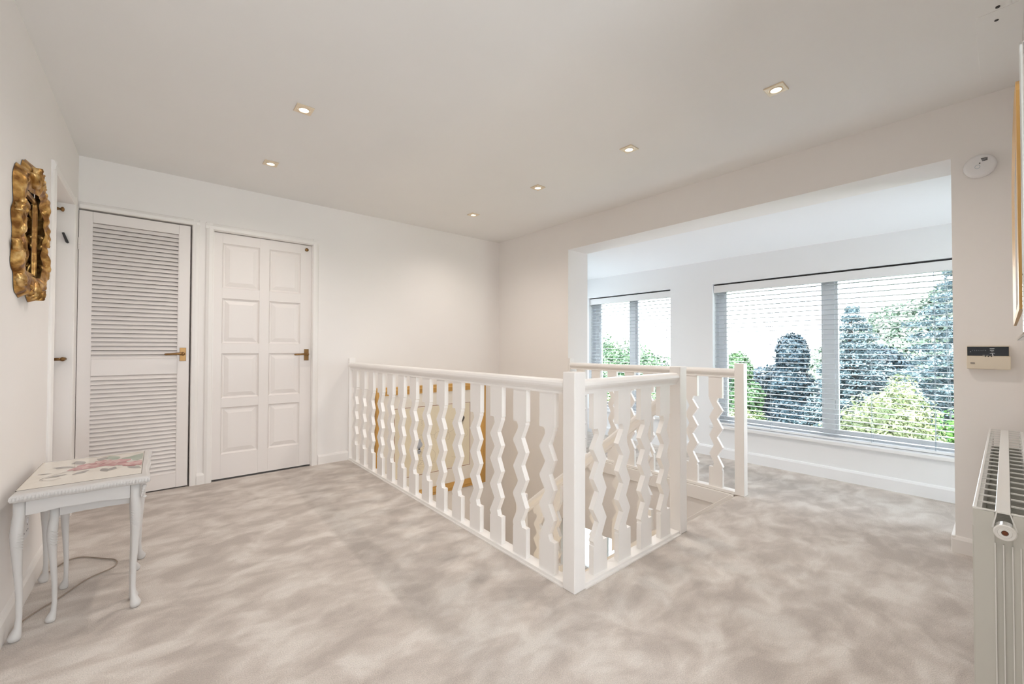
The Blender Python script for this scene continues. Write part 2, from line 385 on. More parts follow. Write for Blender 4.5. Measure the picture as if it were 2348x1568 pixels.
# --- lever handle
def lever(parent, x, y, z, s=-1, front=(0, -1), name='door_handle'):
    """plate centred at (x,y,z) on a leaf that faces 'front'; the lever points to s along the leaf"""
    fx, fy = front; ux, uy = -fy, fx          # u runs along the leaf
    def W(u, n, zz): return (x + ux * u + fx * n, y + uy * u + fy * n, z + zz)
    mb = MB()
    vs = [W(u, n, q) for u in (-.019, .019) for n in (0, .005) for q in (-.05, .05)]
    mb.add(vs, [(0, 1, 3, 2), (4, 6, 7, 5), (0, 4, 5, 1), (2, 3, 7, 6), (0, 2, 6, 4), (1, 5, 7, 3)])
    h = build(name, mb, M_brass, parent, bevel=.002)
    mb = MB()
    mb.tube([W(0, .004, .004), W(0, .042, .004)], .009, 10)
    pts = [W(0, .042, .004), W(s * .012, .047, .005), W(s * .04, .049, .006), W(s * .075, .047, .003), W(s * .10, .044, .002), W(s * .107, .043, .002)]
    mb.tube(pts, [.0115, .011, .0085, .0075, .0075, .004], 10)
    mb.ellip(W(0, .044, .004), (.013, .013, .013))
    build('lever', mb, M_brass, h, smooth=True)
    mb = MB(); mb.tube([W(0, .004, -.03), W(0, .0065, -.03)], .005, 8); build('keyhole_cover', mb, M_brass, h)
    return h
def bolt_knob(parent, x, y, z, front=(0, -1), L=.03, name='door_knob'):
    fx, fy = front; mb = MB()
    mb.tube([(x, y, z), (x + fx * L * .7, y + fy * L * .7, z)], [.011, .005], 10)
    mb.tube([(x + fx * L * .6, y + fy * L * .6, z), (x + fx * L * .8, y + fy * L * .8, z), (x + fx * L, y + fy * L, z), (x + fx * L * 1.15, y + fy * L * 1.15, z)], [.006, .014, .015, .006], 12)
    return build(name, mb, M_brass, parent, smooth=True)

# --- door 1, louvred
d1 = sempty('door_1', 'white louvred cupboard door in the corner', (D1[0], YB, 0))
y0, y1 = YB - .002, YB + .033
zt = 1.978
for a, b in ((-.4185, -.352), (.110, .1775)):
    mb = MB(); mb.box(a, b, y0, y1, .008, zt); build('stile', mb, M_door, d1, bevel=.002)
for a, b in ((1.905, zt), (.855, .972), (.008, .118)):
    mb = MB(); mb.box(-.352, .110, y0 + .002, y1 - .002, a, b); build('rail', mb, M_door, d1, bevel=.002)
sl_ = MB(); sl_.prism([(-.003, -.0150), (.003, -.0155), (.019, .0098), (.014, .0122)], -.2315, .2315, 'x')
me_sl = mesh_of('louvre_slat', sl_, M_door)
for a, b in ((.972, 1.905), (.118, .855)):
    n = round((b - a) / .0297)
    for k in range(n):
        zc = a + (k + .5) * (b - a) / n
        inst('louvre_slat', me_sl, d1, (-.121, YB + .0005, zc))
mb = MB()
for s in (-.4135, .110 - .0035):
    mb.box(s + (.0575 if s < -.3 else 0), s + (.0615 if s < -.3 else .0035), y0 - .0015, y0, .1, 1.92)
build('stile_bead', mb, M_door, d1)
lever(d1, .140, y0, 1.0, s=-1)
mb = MB()
for zz in (1.72, 1.735, 1.75, 1.765, 1.78): mb.tube([(D1[0] - .001, YB - .006, zz - .0075), (D1[0] - .001, YB - .006, zz + .0065)], .0055, 8)
mb.box(D1[0] - .006, D1[0] + .018, YB - .004, YB - .002, 1.71, 1.79)
build('hinge', mb, M_door, d1)

# --- door 2, eight raised panels
d2 = sempty('door_2', 'white door with eight raised panels', (D2[0], YB, 0))
yf = YB + .018; yb = yf + .036
pc = [(.384, .641), (.714, .955)]; pr = [(1.530, 1.888), (1.085, 1.447), (.645, 1.006), (.200, .574)]
xs = [D2[0], pc[0][0], pc[0][1], pc[1][0], pc[1][1], D2[1]]
for a, b in ((xs[0], xs[1]), (xs[2], xs[3]), (xs[4], xs[5])):
    mb = MB(); mb.box(a, b, yf, yb, .01, 1.968); build('stile', mb, M_door, d2, bevel=.0015)
zr = [(1.888, 1.968), (1.447, 1.530), (1.006, 1.085), (.574, .645), (.01, .200)]
for a, b in zr:
    for c, d in pc:
        mb = MB(); mb.box(c, d, yf, yb, a, b); build('rail', mb, M_door, d2)
for c, d in pc:
    for a, b in pr:
        rings = []
        for ins, dep in ((0, -.001), (.004, .006), (.012, .013), (.018, .013), (.020, .011), (.046, .003), (.048, .0025)):
            rings.append([(c + ins, yf + dep, a + ins), (d - ins, yf + dep, a + ins), (d - ins, yf + dep, b - ins), (c + ins, yf + dep, b - ins)])
        mb = MB(); mb.loft(rings, cap=False); mb.add(rings[-1], [(0, 1, 2, 3)]); build('panel', mb, M_door, d2)
lever(d2, 1.008, yf, .99, s=-1)
bolt_knob(d2, 1.000, yf, 1.925, L=.022)
# jamb lining of door 2
mb = MB(); mb.box(D2[0] - .004, D2[0] + .001, YB, yb + .06, 0, D2[3]); mb.box(D2[1], D2[1] + .004, YB, yb + .06, 0, D2[3]); mb.box(D2[0], D2[1], YB, yb + .06, D2[3], D2[3] + .004)
struct(build('trim_6', mb, M_trim), 'door lining of the panelled door')

# --- door 3, in the left wall, seen edge-on
d3 = sempty('door_3', 'plain white door recessed in the left wall', (XL - .065, 3.45, 0))
mb = MB(); mb.box(XL - .105, XL - .067, 3.156, 3.774, .01, 1.944); build('door_leaf', mb, M_door, d3, bevel=.002)
lever(d3, XL - .067, 3.715, .975, s=1, front=(1, 0))
bolt_knob(d3, XL - .067, 3.735, 1.90, front=(1, 0), L=.034)
mb = MB(); mb.tube([(XL - .067, 3.72, .80), (XL - .060, 3.72, .80)], .006, 8); build('lock_pin', mb, M_brass, d3)
# black hook on the far reveal
hk = MB(); hk.prism([(-.466, 1.762), (-.455, 1.765), (-.434, 1.705), (-.440, 1.700), (-.448, 1.704)], 3.762, 3.779, 'y')
tag(build('coat_hook', hk, M_black_metal, bevel=.002), 'small black metal hook on the recessed door jamb', 'hook')

# ================================================================== WINDOWS
def window(name, axis_x, ya, yb_, z0, z1, mull, label, out=.15, sill=True):
    o = sempty(name, label, (axis_x, (ya + yb_) / 2, z0))
    xa, xb = axis_x + out, axis_x + out + .06; t = .045
    mb = MB(); mb.box(xa, xb, ya, yb_, z0, z0 + t); mb.box(xa, xb, ya, yb_, z1 - t, z1); mb.box(xa, xb, ya, ya + t, z0 + t, z1 - t); mb.box(xa, xb, yb_ - t, yb_, z0 + t, z1 - t)
    build('window_frame', mb, M_upvc, o)
    ys = [ya + t] + sum([[m - .035, m + .035] for m in mull], []) + [yb_ - t]
    for m in mull:
        mb = MB(); mb.box(xa - .012, xb, m - .04, m + .04, z0 + t - .01, z1 - t + .01); build('mullion', mb, M_upvc, o, bevel=.004)
    for k in range(0, len(ys), 2):
        a, b = ys[k], ys[k + 1]
        mb = MB(); s = .022
        mb.box(xa + .01, xb - .01, a, a + s, z0 + t, z1 - t); mb.box(xa + .01, xb - .01, b - s, b, z0 + t, z1 - t)
        mb.box(xa + .01, xb - .01, a + s, b - s, z0 + t, z0 + t + s); mb.box(xa + .01, xb - .01, a + s, b - s, z1 - t - s, z1 - t)
        build('sash', mb, M_upvc, o)
        mb = MB(); mb.box(xa + .028, xa + .032, a + s, b - s, z0 + t + s, z1 - t - s); build('pane', mb, M_glass, o)
    if sill:
        mb = MB(); mb.box(axis_x - .03, xa + .005, ya - .03, yb_ + .03, z0 - .03, z0 + .001); build('window_sill', mb, M_upvc, o, bevel=.006)
    return o
window('window_1', XF, ywin[0][0], ywin[0][1], ZS, ZT, [.965], 'wide white window of the bay looking onto trees')
window('window_2', XF, ywin[1][0], ywin[1][1], ZS, ZT, [2.876], 'narrower white window of the bay behind the balustrade')
window('window_3', XW, 2.22, 2.98, -1.25, -.69, [2.60], 'small window low on the staircase wall', out=.18)
# rear window added out of view to let in fill daylight
o = sempty('fill_window_rear', 'added unseen window behind the camera for fill daylight', (.55, YR, .25))
mb = MB(); ya, yb_ = YR - .09, YR - .03
for a, b, c, d in ((-.3, 1.08, .25, .30), (-.3, 1.08, 2.10, 2.15), (-.3, -.25, .25, 2.15), (1.03, 1.08, .25, 2.15), (.36, .42, .3, 2.1)): mb.box(a, b, ya, yb_, c, d)
build('window_frame', mb, M_upvc, o)
mb = MB(); mb.box(-.25, 1.03, YR - .062, YR - .058, .3, 2.1); build('pane', mb, M_glass, o)

for nm_, y_, a_, b_, c_, d_ in (('fill_window_near', -.47, 3.52, 4.14, .2, 1.8), ('fill_window_far', 3.90, 3.55, 4.12, .3, 1.7)):  # end windows added out of view to brighten the bay
    o = sempty(nm_, 'added unseen side window giving the bay extra daylight', ((a_ + b_) / 2, y_, c_))
    mb = MB()
    for q in ((a_, b_, c_, c_ + .05), (a_, b_, d_ - .05, d_), (a_, a_ + .05, c_ + .05, d_ - .05), (b_ - .05, b_, c_ + .05, d_ - .05)): mb.box(q[0], q[1], y_, y_ + .05, q[2], q[3])
    build('window_frame', mb, M_upvc, o)
    mb = MB(); mb.box(a_ + .05, b_ - .05, y_ + .02, y_ + .024, c_ + .05, d_ - .05); build('pane', mb, M_glass, o)
# daylight portals: they only guide sampling of the sky through the openings
def portal(x, y, z, sx, sy, rot, name):
    l = bpy.data.lights.new(name, 'AREA'); l.shape = 'RECTANGLE'; l.size = sx; l.size_y = sy; l.cycles.is_portal = True
    q = bpy.data.objects.new(name, l); COL.objects.link(q); q.location = (x, y, z); q.rotation_euler = rot
portal(XF + .24, .95, 1.0, 1.38, 1.84, (0, R_(90), 0), 'window_daylight')
portal(XF + .24, 2.87, 1.0, 1.38, 1.11, (0, R_(90), 0), 'window_daylight')
portal(XW + .28, 2.6, -.97, .56, .76, (0, R_(90), 0), 'window_daylight')
portal(.39, YR - .10, 1.2, 1.38, 1.9, (R_(90), 0, 0), 'window_daylight')

portal(3.83, -.49, 1.0, .62, 1.6, (R_(90), 0, 0), 'window_daylight')
portal(3.83, 3.96, 1.0, .57, 1.4, (R_(-90), 0, 0), 'window_daylight')

# ================================================================== BLINDS
def blind(ya, yb_, cords, label, pull=None):
    x = XF + .055
    t = thing('venetian_blind', label, 'blind', (x, (ya + yb_) / 2, ZT - .01), 'white venetian blinds in the bay')
    mb = MB(); mb.box(x - .028, x + .028, ya, yb_, ZT - .045, ZT - .006); build('head_channel', mb, M_black_metal, t)
    mb = MB(); mb.box(x - .040, x - .030, ya, yb_, ZT - .085, ZT - .014); build('valance', mb, M_upvc, t, bevel=.003)
    mb = MB(); W = .050
    pts = []
    for k in range(5):
        u = -W / 2 + W * k / 4; pts.append((u, .0022 * (1 - (2 * u / W) ** 2)))
    prof = [(a, b + .0014) for a, b in pts] + [(a, b - .0014) for a, b in pts[::-1]]
    L = (yb_ - ya - .012) / 2
    mb.prism(prof, -L, L, 'y'); me = mesh_of('blind_slat', mb, M_slat)
    n = 31; z0, z1 = ZS + .045, ZT - .105
    for k in range(n):
        inst('slat', me, t, (x, (ya + yb_) / 2, z0 + (z1 - z0) * k / (n - 1)), (0, R_(1), 0))
    mb = MB(); mb.box(x - .026, x + .026, ya + .006, yb_ - .006, ZS + .004, ZS + .022); build('bottom_rail', mb, M_upvc, t, bevel=.003)
    for c in cords:
        mb = MB()
        for dx in (-.027, .027): mb.tube([(x + dx, c, ZS + .02), (x + dx, c, ZT - .05)], .0011, 5)
        mb.tube([(x, c + .004, ZS + .02), (x, c + .004, ZT - .05)], .0013, 5)
        build('ladder_cord', mb, M_cord, t)
    if pull:
        mb = MB(); 
        for a, b in ((0, .018), (.012, .028)):
            mb.tube([(x - .045, pull + a, ZT - .08), (x - .046, pull + a * .6, 1.2), (x - .045, pull - .03 + b, .62)], .0016, 6)
        mb.tube([(x - .045, pull - .008, .62), (x - .045, pull - .008, .59), (x - .045, pull - .008, .575)], [.003, .007, .005], 8)
        build('pull_cord', mb, M_cord, t)
    return t
blind(ywin[0][0] + .004, ywin[0][1] - .004, [1.725, 1.374, .676, .328], 'wide white venetian blind in front of the large bay window', pull=.262)
blind(ywin[1][0] + .004, ywin[1][1] - .004, [2.52, 2.876, 3.22], 'narrower white venetian blind behind the stair balustrade', pull=2.36)

# ================================================================== BALUSTRADES
U = 1 / 1450.0
LB = [(0, .02), (0, .163), (43, .163), (57, .190), (6, .262), (56, .329), (6, .40), (53, .467), (6, .536), (55, .604), (8, .672), (8, .684), (0, .690), (0, .87)]
RB = [(145, .02), (145, .150), (137, .152), (137, .160), (150, .172), (90, .250), (149, .316), (88, .388), (147, .455), (88, .526), (149, .590), (88, .655), (92, .668), (102, .684), (145, .684), (145, .87)]
def bal_outline():
    L = [(u * .1 / 145, z) for u, z in LB]; Rr = [(u * .1 / 145, z) for u, z in RB]
    return L, Rr
def baluster_mesh():
    """board in the plane u (x), z; thickness 0..0.027 in y; u measured from its left edge"""
    L, Rr = bal_outline()
    bm = bmesh.new()
    pts = L + Rr[::-1]
    vs = [bm.verts.new((p[0], 0, p[1])) for p in pts]
    f = bm.faces.new(vs)
    r = bmesh.ops.extrude_face_region(bm, geom=[f])
    bmesh.ops.translate(bm, verts=[e for e in r['geom'] if isinstance(e, bmesh.types.BMVert)], vec=(0, .027, 0))
    big = [q for q in bm.faces if len(q.verts) > 6]
    bmesh.ops.triangulate(bm, faces=big)
    bmesh.ops.recalc_face_normals(bm, faces=bm.faces)
    me = bpy.data.meshes.new('baluster'); bm.to_mesh(me); bm.free(); me.materials.append(M_rail); return me
BAL = baluster_mesh()
BAL_M = BAL.copy()      # mirrored board (turned round)
co = np.empty(len(BAL_M.vertices) * 3); BAL_M.vertices.foreach_get('co', co); co = co.reshape(-1, 3); co[:, 0] = .1 - co[:, 0]
BAL_M.vertices.foreach_set('co', co.ravel()); BAL_M.flip_normals()
def rail_profile():
    # half section (s = across, z) : rounded grip, cove, fillet
    h = [(.018, .848), (.018, .858), (.020, .866), (.026, .874), (.030, .880), (.0325, .888), (.031, .900), (.025, .909), (.014, .914)]
    return [(-a, b) for a, b in h[::1]][::1] + [(a, b) for a, b in h[::-1]]
RP = rail_profile()
def newel(parent, x, y, sx, sy, top=.950, bottom=0.0, name='newel_post'):
    mb = MB(); mb.box(x, x + sx, y, y + sy, bottom, top); return build(name, mb, M_rail, parent, bevel=.004, seg=3)
# long run (along y at X1)
lr = thing('stair_balustrade', 'long run of white zigzag balusters from the back wall to the corner post', 'balustrade', (X1 + .035, 2.6, 0))
xc = X1 + .034
mb = MB(); mb.prism([(xc + a, b) for a, b in RP], YN + .07, YB, 'y'); build('handrail', mb, M_rail, lr, smooth=False)
for k in range(14):
    yk = (1.321 + .1902 * k) * 1.0135 + .1
    inst('baluster', BAL_M, lr, (xc + .0135 , yk, 0), (0, 0, R_(-90))).location = Vector((xc - .0135, yk, 0)) - ORG[lr.name]
mb = MB(); mb.box(xc - .026, xc + .034, YN + .07, YB, 0, .02); build('base_rail', mb, M_rail, lr, bevel=.002)
newel(lr, X1, YN, .072, .070)
mb = MB(); mb.box(xc - .028, xc + .028, YB - .022, YB, 0, .955); build('wall_post', mb, M_rail, lr, bevel=.003)
# short run (along x at YN)
sr = thing('stair_balustrade', 'short run of white zigzag balusters between the corner post and the stair-head post', 'balustrade', (1.85, YN + .035, 0))
yc = YN + .036
mb = MB(); mb.prism([(yc + a, b) for a, b in RP], X1 + .072, X2, 'x'); build('handrail', mb, M_rail, sr)
for xk in (1.524, 1.715, 1.906, 2.096):
    inst('baluster', BAL_M, sr, (xk, yc - .0135, 0))
mb = MB(); mb.box(X1 + .072, X2, yc - .030, yc + .034, 0, .02); build('base_rail', mb, M_rail, sr, bevel=.002)
newel(sr, X2, YN, .075, .066)
# bay run (in the plane of the right wall)
br = thing('stair_balustrade', 'white zigzag balusters filling the opening in front of the window bay', 'balustrade', (XW + .03, 2.0, 0))
xc = XW + .032
mb = MB(); mb.prism([(xc + a, b - .006) for a, b in RP], 1.275, YOL - .02, 'y'); build('handrail', mb, M_rail, br)
for k in range(8):
    yk = (1.360 + .1868 * k) * 1.0065 + .1
    inst('baluster', BAL, br, (xc - .0135, yk, 0), (0, 0, R_(-90)))
mb = MB(); mb.box(xc - .030, xc + .034, 1.275, YOL, 0, .02); build('base_rail', mb, M_rail, br, bevel=.002)
newel(br, XW, 1.210, .062, .065, top=.948)
mb = MB(); mb.box(xc - .030, xc + .028, YOL - .022, YOL, 0, .952); build('wall_post', mb, M_rail, br, bevel=.003)
# aprons of the floor edge around the well
def apron(name, x0, x1, ya, yb_, label):
    mb = MB(); mb.box(x0, x1, ya, yb_, -.10, -.002); return struct(build(name, mb, M_rail, bevel=.002), label)
apron('trim_7', X1 + .012, X1 + .04, YN + .09, YB, 'white boarding on the landing edge under the long balustrade')
apron('trim_8', XW - .014, XW + .003, 1.28, YOL, 'white boarding under the bay balustrade')
mb = MB(); mb.box(X1, X1 + .012, YN + .07, YB, 0, .006); mb.box(X1 + .07, X2, YN - .004, YN + .006, 0, .006)
struct(build('trim_9', mb, M_trim), 'thin bead where the carpet meets the balustrade')

# --- staircase
st = thing('staircase', 'carpeted stairs going down from the landing between the balustrades', 'stairs', (2.75, YN + .06, 0))
rise, run = .2, .235
for k in range(12):
    ya = YN + .05 + run * k; z = -.2 * (k + 1)
    if ya + run > YB: break
    mb = MB(); r = .02
    pr_ = [(ya - .02, z - .2), (ya - .02, z), (ya + run, z), (ya + run + .0, z - .012), (ya + run, z - .2)]
    mb.prism(pr_, X2 + .075, XW - .001, 'x'); build('step', mb, M_carpet, st, bevel=.006)
sg = MB(); 
sg.prism([(YN + .06, -.34), (YN + .06, .0), (YN + .10, .03), (YB - .02, .03 - .851 * (YB - YN - .12)), (YB - .02, -.34 - .851 * (YB - YN - .12))], X2 + .045, X2 + .075, 'x')
build('stringer', sg, M_rail, st, bevel=.003)
sg = MB()
sg.prism([(YN + .06, -.34), (YN + .06, -.02), (YN + .10, .0), (YB - .02, .03 - .851 * (YB - YN - .12)), (YB - .02, -.34 - .851 * (YB - YN - .12))], XW - .016, XW - .0005, 'x')
build('wall_string', sg, M_rail, st, bevel=.003)
# sloping balustrade with its lower newel
sb = thing('stair_rail', 'white sloping stair handrail descending behind the short balustrade', 'handrail', (X2 + .035, 2.0, -.3))
def zr_(y): return .60 - .815 * (y - 1.498)
xh = X2 + .037
def sweep(pts2, y0, y1):
    mb = MB(); r0 = [(xh + a, y0, b + zr_(y0)) for a, b in pts2]; r1 = [(xh + a, y1, b + zr_(y1)) for a, b in pts2]
    mb.loft([r0, r1]); return mb
hp = [(a * 1.0, b - .880) for a, b in RP]
build('handrail', sweep([(a, b * 1.3) for a, b in hp], YN + .066, 2.56), M_rail, sb)
lob = MB()
for k in range(6):
    yk = 1.40 + .188 * k
    zt_ = zr_(yk) - .02; zb_ = .03 - .851 * (yk - YN - .10) - .01
    hgt = zt_ - zb_; L, Rr = bal_outline()
    sc = hgt / .85
    bm = bmesh.new(); pts = [(p[0], p[1] * sc) for p in L] + [(p[0], p[1] * sc - (.07 if p[1] < .1 or p[1] > .8 else 0) * 1.0) for p in Rr[::-1]]
    vs = [bm.verts.new((xh - .0135, yk + p[0], zb_ + p[1])) for p in pts]
    f = bm.faces.new(vs); r = bmesh.ops.extrude_face_region(bm, geom=[f])
    bmesh.ops.translate(bm, verts=[e for e in r['geom'] if isinstance(e, bmesh.types.BMVert)], vec=(.027, 0, 0))
    bmesh.ops.triangulate(bm, faces=[q for q in bm.faces if len(q.verts) > 6])
    m2 = MB(); bm.verts.index_update(); m2.add([v.co[:] for v in bm.verts], [[v.index for v in q.verts] for q in bm.faces]); bm.free()
    build('baluster', m2, M_rail, sb)
newel(sb, X2 + .002, 2.56, .07, .07, top=zr_(2.56) + .12, bottom=ZLOW)

# ================================================================== DOWNLIGHTS
def downlight(x, y, label, first=None):
    z = ZC
    t = thing('downlight', label, 'light', (x, y, z), 'square recessed downlights in the landing ceiling')
    a, r = .043, .031
    mb = MB(); n = 32; outer = []; inner = []
    for k in range(n):
        an = 2 * pi * k / n + pi / 4; c, s_ = cos(an), sin(an); m = max(abs(c), abs(s_)); outer.append((x + a * c / m, y + a * s_ / m)); inner.append((x + r * c, y + r * s_))
    rings = [[(p[0], p[1], z) for p in outer], [(p[0], p[1], z - .005) for p in outer], [(x + (p[0] - x) * .95, y + (p[1] - y) * .95, z - .007) for p in outer], [(p[0], p[1], z - .007) for p in inner], [(x + (p[0] - x) * .96, y + (p[1] - y) * .96, z - .001) for p in inner]]
    mb.loft(rings, cap=False); build('trim_plate', mb, M_downtrim, t)
    mb = MB(); rr = [(r * .93, .004), (r * .93, .009), (r * .80, .010), (r * .76, .006), (r * .76, .002)]
    mb.loft([[(x + q * cos(2 * pi * k / n), y + q * sin(2 * pi * k / n), z - h) for k in range(n)] for q, h in rr], cap=False); build('bezel', mb, M_downtrim, t, smooth=True)
    mb = MB(); mb.loft([[(x + q * cos(2 * pi * k / n), y + q * sin(2 * pi * k / n), z - h) for k in range(n)] for q, h in ((r * .8, .002), (r * .6, .0035), (r * .02, .004))], cap=True); build('bulb', mb, M_bulb, t, smooth=True)
    l = bpy.data.lights.new('downlight_lamp', 'SPOT'); l.energy = LAMP_W; l.color = LAMP_COL; l.spot_size = R_(150); l.spot_blend = 1.0; l.shadow_soft_size = .03
    q = bpy.data.objects.new('downlight_lamp', l); COL.objects.link(q); q.parent = t; q.location = (0, 0, -.02)
    return t
for x, y, lb in ((.586, 2.441, 'larger of the two left downlights, nearer the camera'), (.585, 3.312, 'left downlight nearest the wall with the doors'),
                 (2.31, 3.315, 'farthest small downlight of the right row, by the back corner'), (2.308, 2.413, 'third downlight from the camera in the right row'),
                 (2.308, 1.563, 'second downlight from the camera in the right row'), (2.325, .726, 'largest downlight, nearest the camera in the right row'),
                 (.586, .20, 'added unseen downlight nearest the rear alcove')):  # the last one is an extra light source added out of view
    downlight(x, y, lb)
# ceiling hatch edge with two screws
hx = thing('ceiling_hatch', 'flush white ceiling panel with two dark screws at the top right', 'hatch', (2.7, .0, ZC))
mb = MB(); mb.box(2.42, 3.0, -.055, .068, ZC - .002, ZC + .001); build('panel', mb, M_ceil, hx, bevel=.001)
for p in ((2.397, .009), (2.489, .013)):
    mb = MB(); mb.tube([(p[0], p[1], ZC - .004), (p[0], p[1], ZC)], .006, 10); build('screw', mb, M_black_metal, hx)

# ================================================================== GILT MIRROR on the left wall
gy, gz, gw, gh = 2.560, 1.507, .195, .275
gm = thing('wall_mirror', 'ornate carved gold framed mirror on the left wall above the small tables', 'mirror', (XL, gy, gz))
# inner opening
iy0, iy1, iz0, iz1 = gy - .108, gy + .104, gz - .150, gz + .152
mb = MB(); mb.box(XL + .010, XL + .014, iy0 - .01, iy1 + .01, iz0 - .01, iz1 + .01); build('mirror_glass', mb, M_mirror, gm)
mb = MB()
prof = [(0, .014), (0, .019), (.006, .022), (.010, .020), (.014, .021), (.017, .020), (.021, .014), (.022, .0)]
rings = []
for o_, d_ in prof:
    rings.append([(XL + d_, iy0 - o_, iz0 - o_), (XL + d_, iy1 + o_, iz0 - o_), (XL + d_, iy1 + o_, iz1 + o_), (XL + d_, iy0 - o_, iz1 + o_)])
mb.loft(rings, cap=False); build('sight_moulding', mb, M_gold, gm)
# carved surround: closed loft around the rectangle with modulated width and height
N = 260; mb = MB(); K = 15; rr_ = random.Random(3)
def smst(c):
    q = min(1, max(0, (c + .6) / 1.2)); return q * q * (3 - 2 * q)
def path(t):
    # superelliptic loop, t 0..1 from the right, counter-clockwise, in (y,z)
    a = 2 * pi * t; c, s_ = cos(a), sin(a); n_ = 4.2
    k = (abs(c) ** n_ + abs(s_) ** n_) ** (-1 / n_); return c * k, s_ * k
rings = []
for i in range(N):
    t = i / N; c, s_ = path(t)
    py, pz = (gy + .002) + c * .122, gz + .002 + s_ * .170
    a = 2 * pi * t
    wv = .5 + .5 * sin(a * 9 + 1.2 * sin(a * 2)); wv2 = .5 + .5 * sin(a * 17 + 2); wv3 = mnoise.noise(Vector((c * 3, s_ * 3, 1)))
    wd_y = .046 + .022 * wv + .010 * wv2; wd_z = .056 + .032 * wv + .012 * wv2
    if s_ > .6: wd_z += .035 * (1 - min(1, abs(c) * 1.3)) + .01
    ring = []
    for k in range(K):
        u = k / (K - 1); w_ = u
        hh = (.027 + .010 * sin(pi * min(1, u * 1.05)) + .006 * sin(u * 9 + a * 6) * wv + .005 * wv3 + .003 * u * sin(a * 40 + u * 6)) * (.76 + .56 * smst(c))
        if u > .8: hh *= (1 - u) / .2 * .75 + .25
        if k == K - 1: hh = .002
        ring.append((XL + max(.002, hh), py + c * wd_y * w_, pz + s_ * wd_z * w_))
    rings.append(ring)
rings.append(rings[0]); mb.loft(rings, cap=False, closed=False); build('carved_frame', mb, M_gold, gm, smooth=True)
# acanthus scrolls, shells and berries
def leaf(cy, cz, ang, L, W, h0):
    m_ = MB(); n = 9; rows = []
    for i in range(n):
        u = i / (n - 1); wdt = W * max(.12, sin(pi * min(1, .10 + u * .88))) * (1 + .12 * sin(u * 14))
        curl = h0 + .010 * sin(pi * u * .9) + .004 * (u > .8)
        row = []
        for k in range(7):
            v = -1 + 2 * k / 6; rise_ = .007 * (1 - abs(v)) ** .7 + .003 * cos(v * 9)
            y_ = u * L; x_ = v * wdt
            yy = cy + cos(ang) * y_ - sin(ang) * x_ + .12 * L * sin(u * 3) * -sin(ang); zz = cz + sin(ang) * y_ + cos(ang) * x_ + .12 * L * sin(u * 3) * cos(ang)
            row.append((XL + curl + rise_, yy, zz))
        row += [(XL + curl - .014, row[-1][1], row[-1][2]), (XL + curl - .014, row[0][1], row[0][2])]
        rows.append(row)
    m_.loft(rows); return m_
specs = []
for i in range(22):
    t = (i + .5) / 22; c, s_ = path(t); a = atan2(s_, c)
    specs.append((gy + c * .150, gz + s_ * .212, a + (1.15 if i % 2 else -1.15), rr_.uniform(.050, .070), rr_.uniform(.014, .021), rr_.uniform(.011, .017) + .018 * smst(c)))
# crest shell
for k in range(5): specs.append((gy, gz + .195, R_(30 + 30 * k), .085, .014, .034))
for k in range(3): specs.append((gy, gz - .185, R_(-60 - 30 * k), .075, .013, .030))
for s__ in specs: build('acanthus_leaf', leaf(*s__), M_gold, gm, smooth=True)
for i in range(14):
    t = i / 14; c, s_ = path(t); mb = MB(); r_ = rr_.uniform(.010, .017)
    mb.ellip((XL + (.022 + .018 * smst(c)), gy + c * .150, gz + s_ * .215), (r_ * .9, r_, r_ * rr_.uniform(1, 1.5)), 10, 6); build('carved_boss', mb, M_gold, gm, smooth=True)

# ================================================================== NEST OF TABLES
def wavy_rect(x0, x1, y0, y1, amp, n=20):
    """scalloped table-top outline"""
    pts = []
    def side(ax, ay, bx, by, nx, ny):
        for k in range(n):
            u = k / n; s_ = -amp * (1 - cos(2 * pi * u)) * .5 + amp * .65 * (1 - cos(6 * pi * u)) * .5 * (1 if .15 < u < .85 else .3)
            s_ = amp * (-.9 * sin(pi * u) ** 2 + .55 * sin(pi * u) ** 8 * 1.6)
            pts.append((ax + (bx - ax) * u + nx * s_, ay + (by - ay) * u + ny * s_))
    side(x0, y0, x1, y0, 0, -1); side(x1, y0, x1, y1, 1, 0); side(x1, y1, x0, y1, 0, 1); side(x0, y1, x0, y0, -1, 0)
    return pts
def cab_leg(x, y, ztop, sx, sy, k=1.0):
    """cabriole leg: square knee block, curved shaft, pad foot; sx, sy = outward directions"""
    mb = MB(); rings = []
    prof = [(1.0, .019, 0), (.90, .019, .0), (.84, .021, .004), (.76, .0215, .008), (.66, .0185, .007), (.50, .0145, .002), (.32, .0115, -.004), (.16, .0105, -.005), (.09, .012, -.002), (.06, .018, .004), (.035, .0225, .009), (.012, .020, .008), (0.0, .014, .006)]
    for u, r, o_ in prof:
        z = ztop * u; sq = 3.6 if u > .85 else 2.2
        ring = []
        for j in range(16):
            a = 2 * pi * j / 16 + pi / 16; c, s_ = cos(a), sin(a); q = (abs(c) ** sq + abs(s_) ** sq) ** (-1 / sq)
            ring.append((x + sx * o_ + c * q * r * k * .76, y + sy * o_ + s_ * q * r * k * .76, z))
        rings.append(ring)
    mb.loft(rings); return mb
def apron_board(axis, t, th, u0, u1, zt_, depth, amp=.014):
    mb = MB(); n = 24; top = []; bot = []
    for k in range(n + 1):
        u = k / n; s_ = depth - amp + amp * (.9 * sin(pi * u) ** 2 - 1.3 * sin(pi * u) ** 10 + .5 * cos(2 * pi * u))
        p = u0 + (u1 - u0) * u; bot.append((p, zt_ - depth - amp * .9 * (cos(2 * pi * u) * .5 + .45 * sin(pi * u) ** 10)))
    pts = [(u0, zt_), ] + bot + [(u1, zt_)]
    mb.prism(pts, t, t + th, axis); return mb
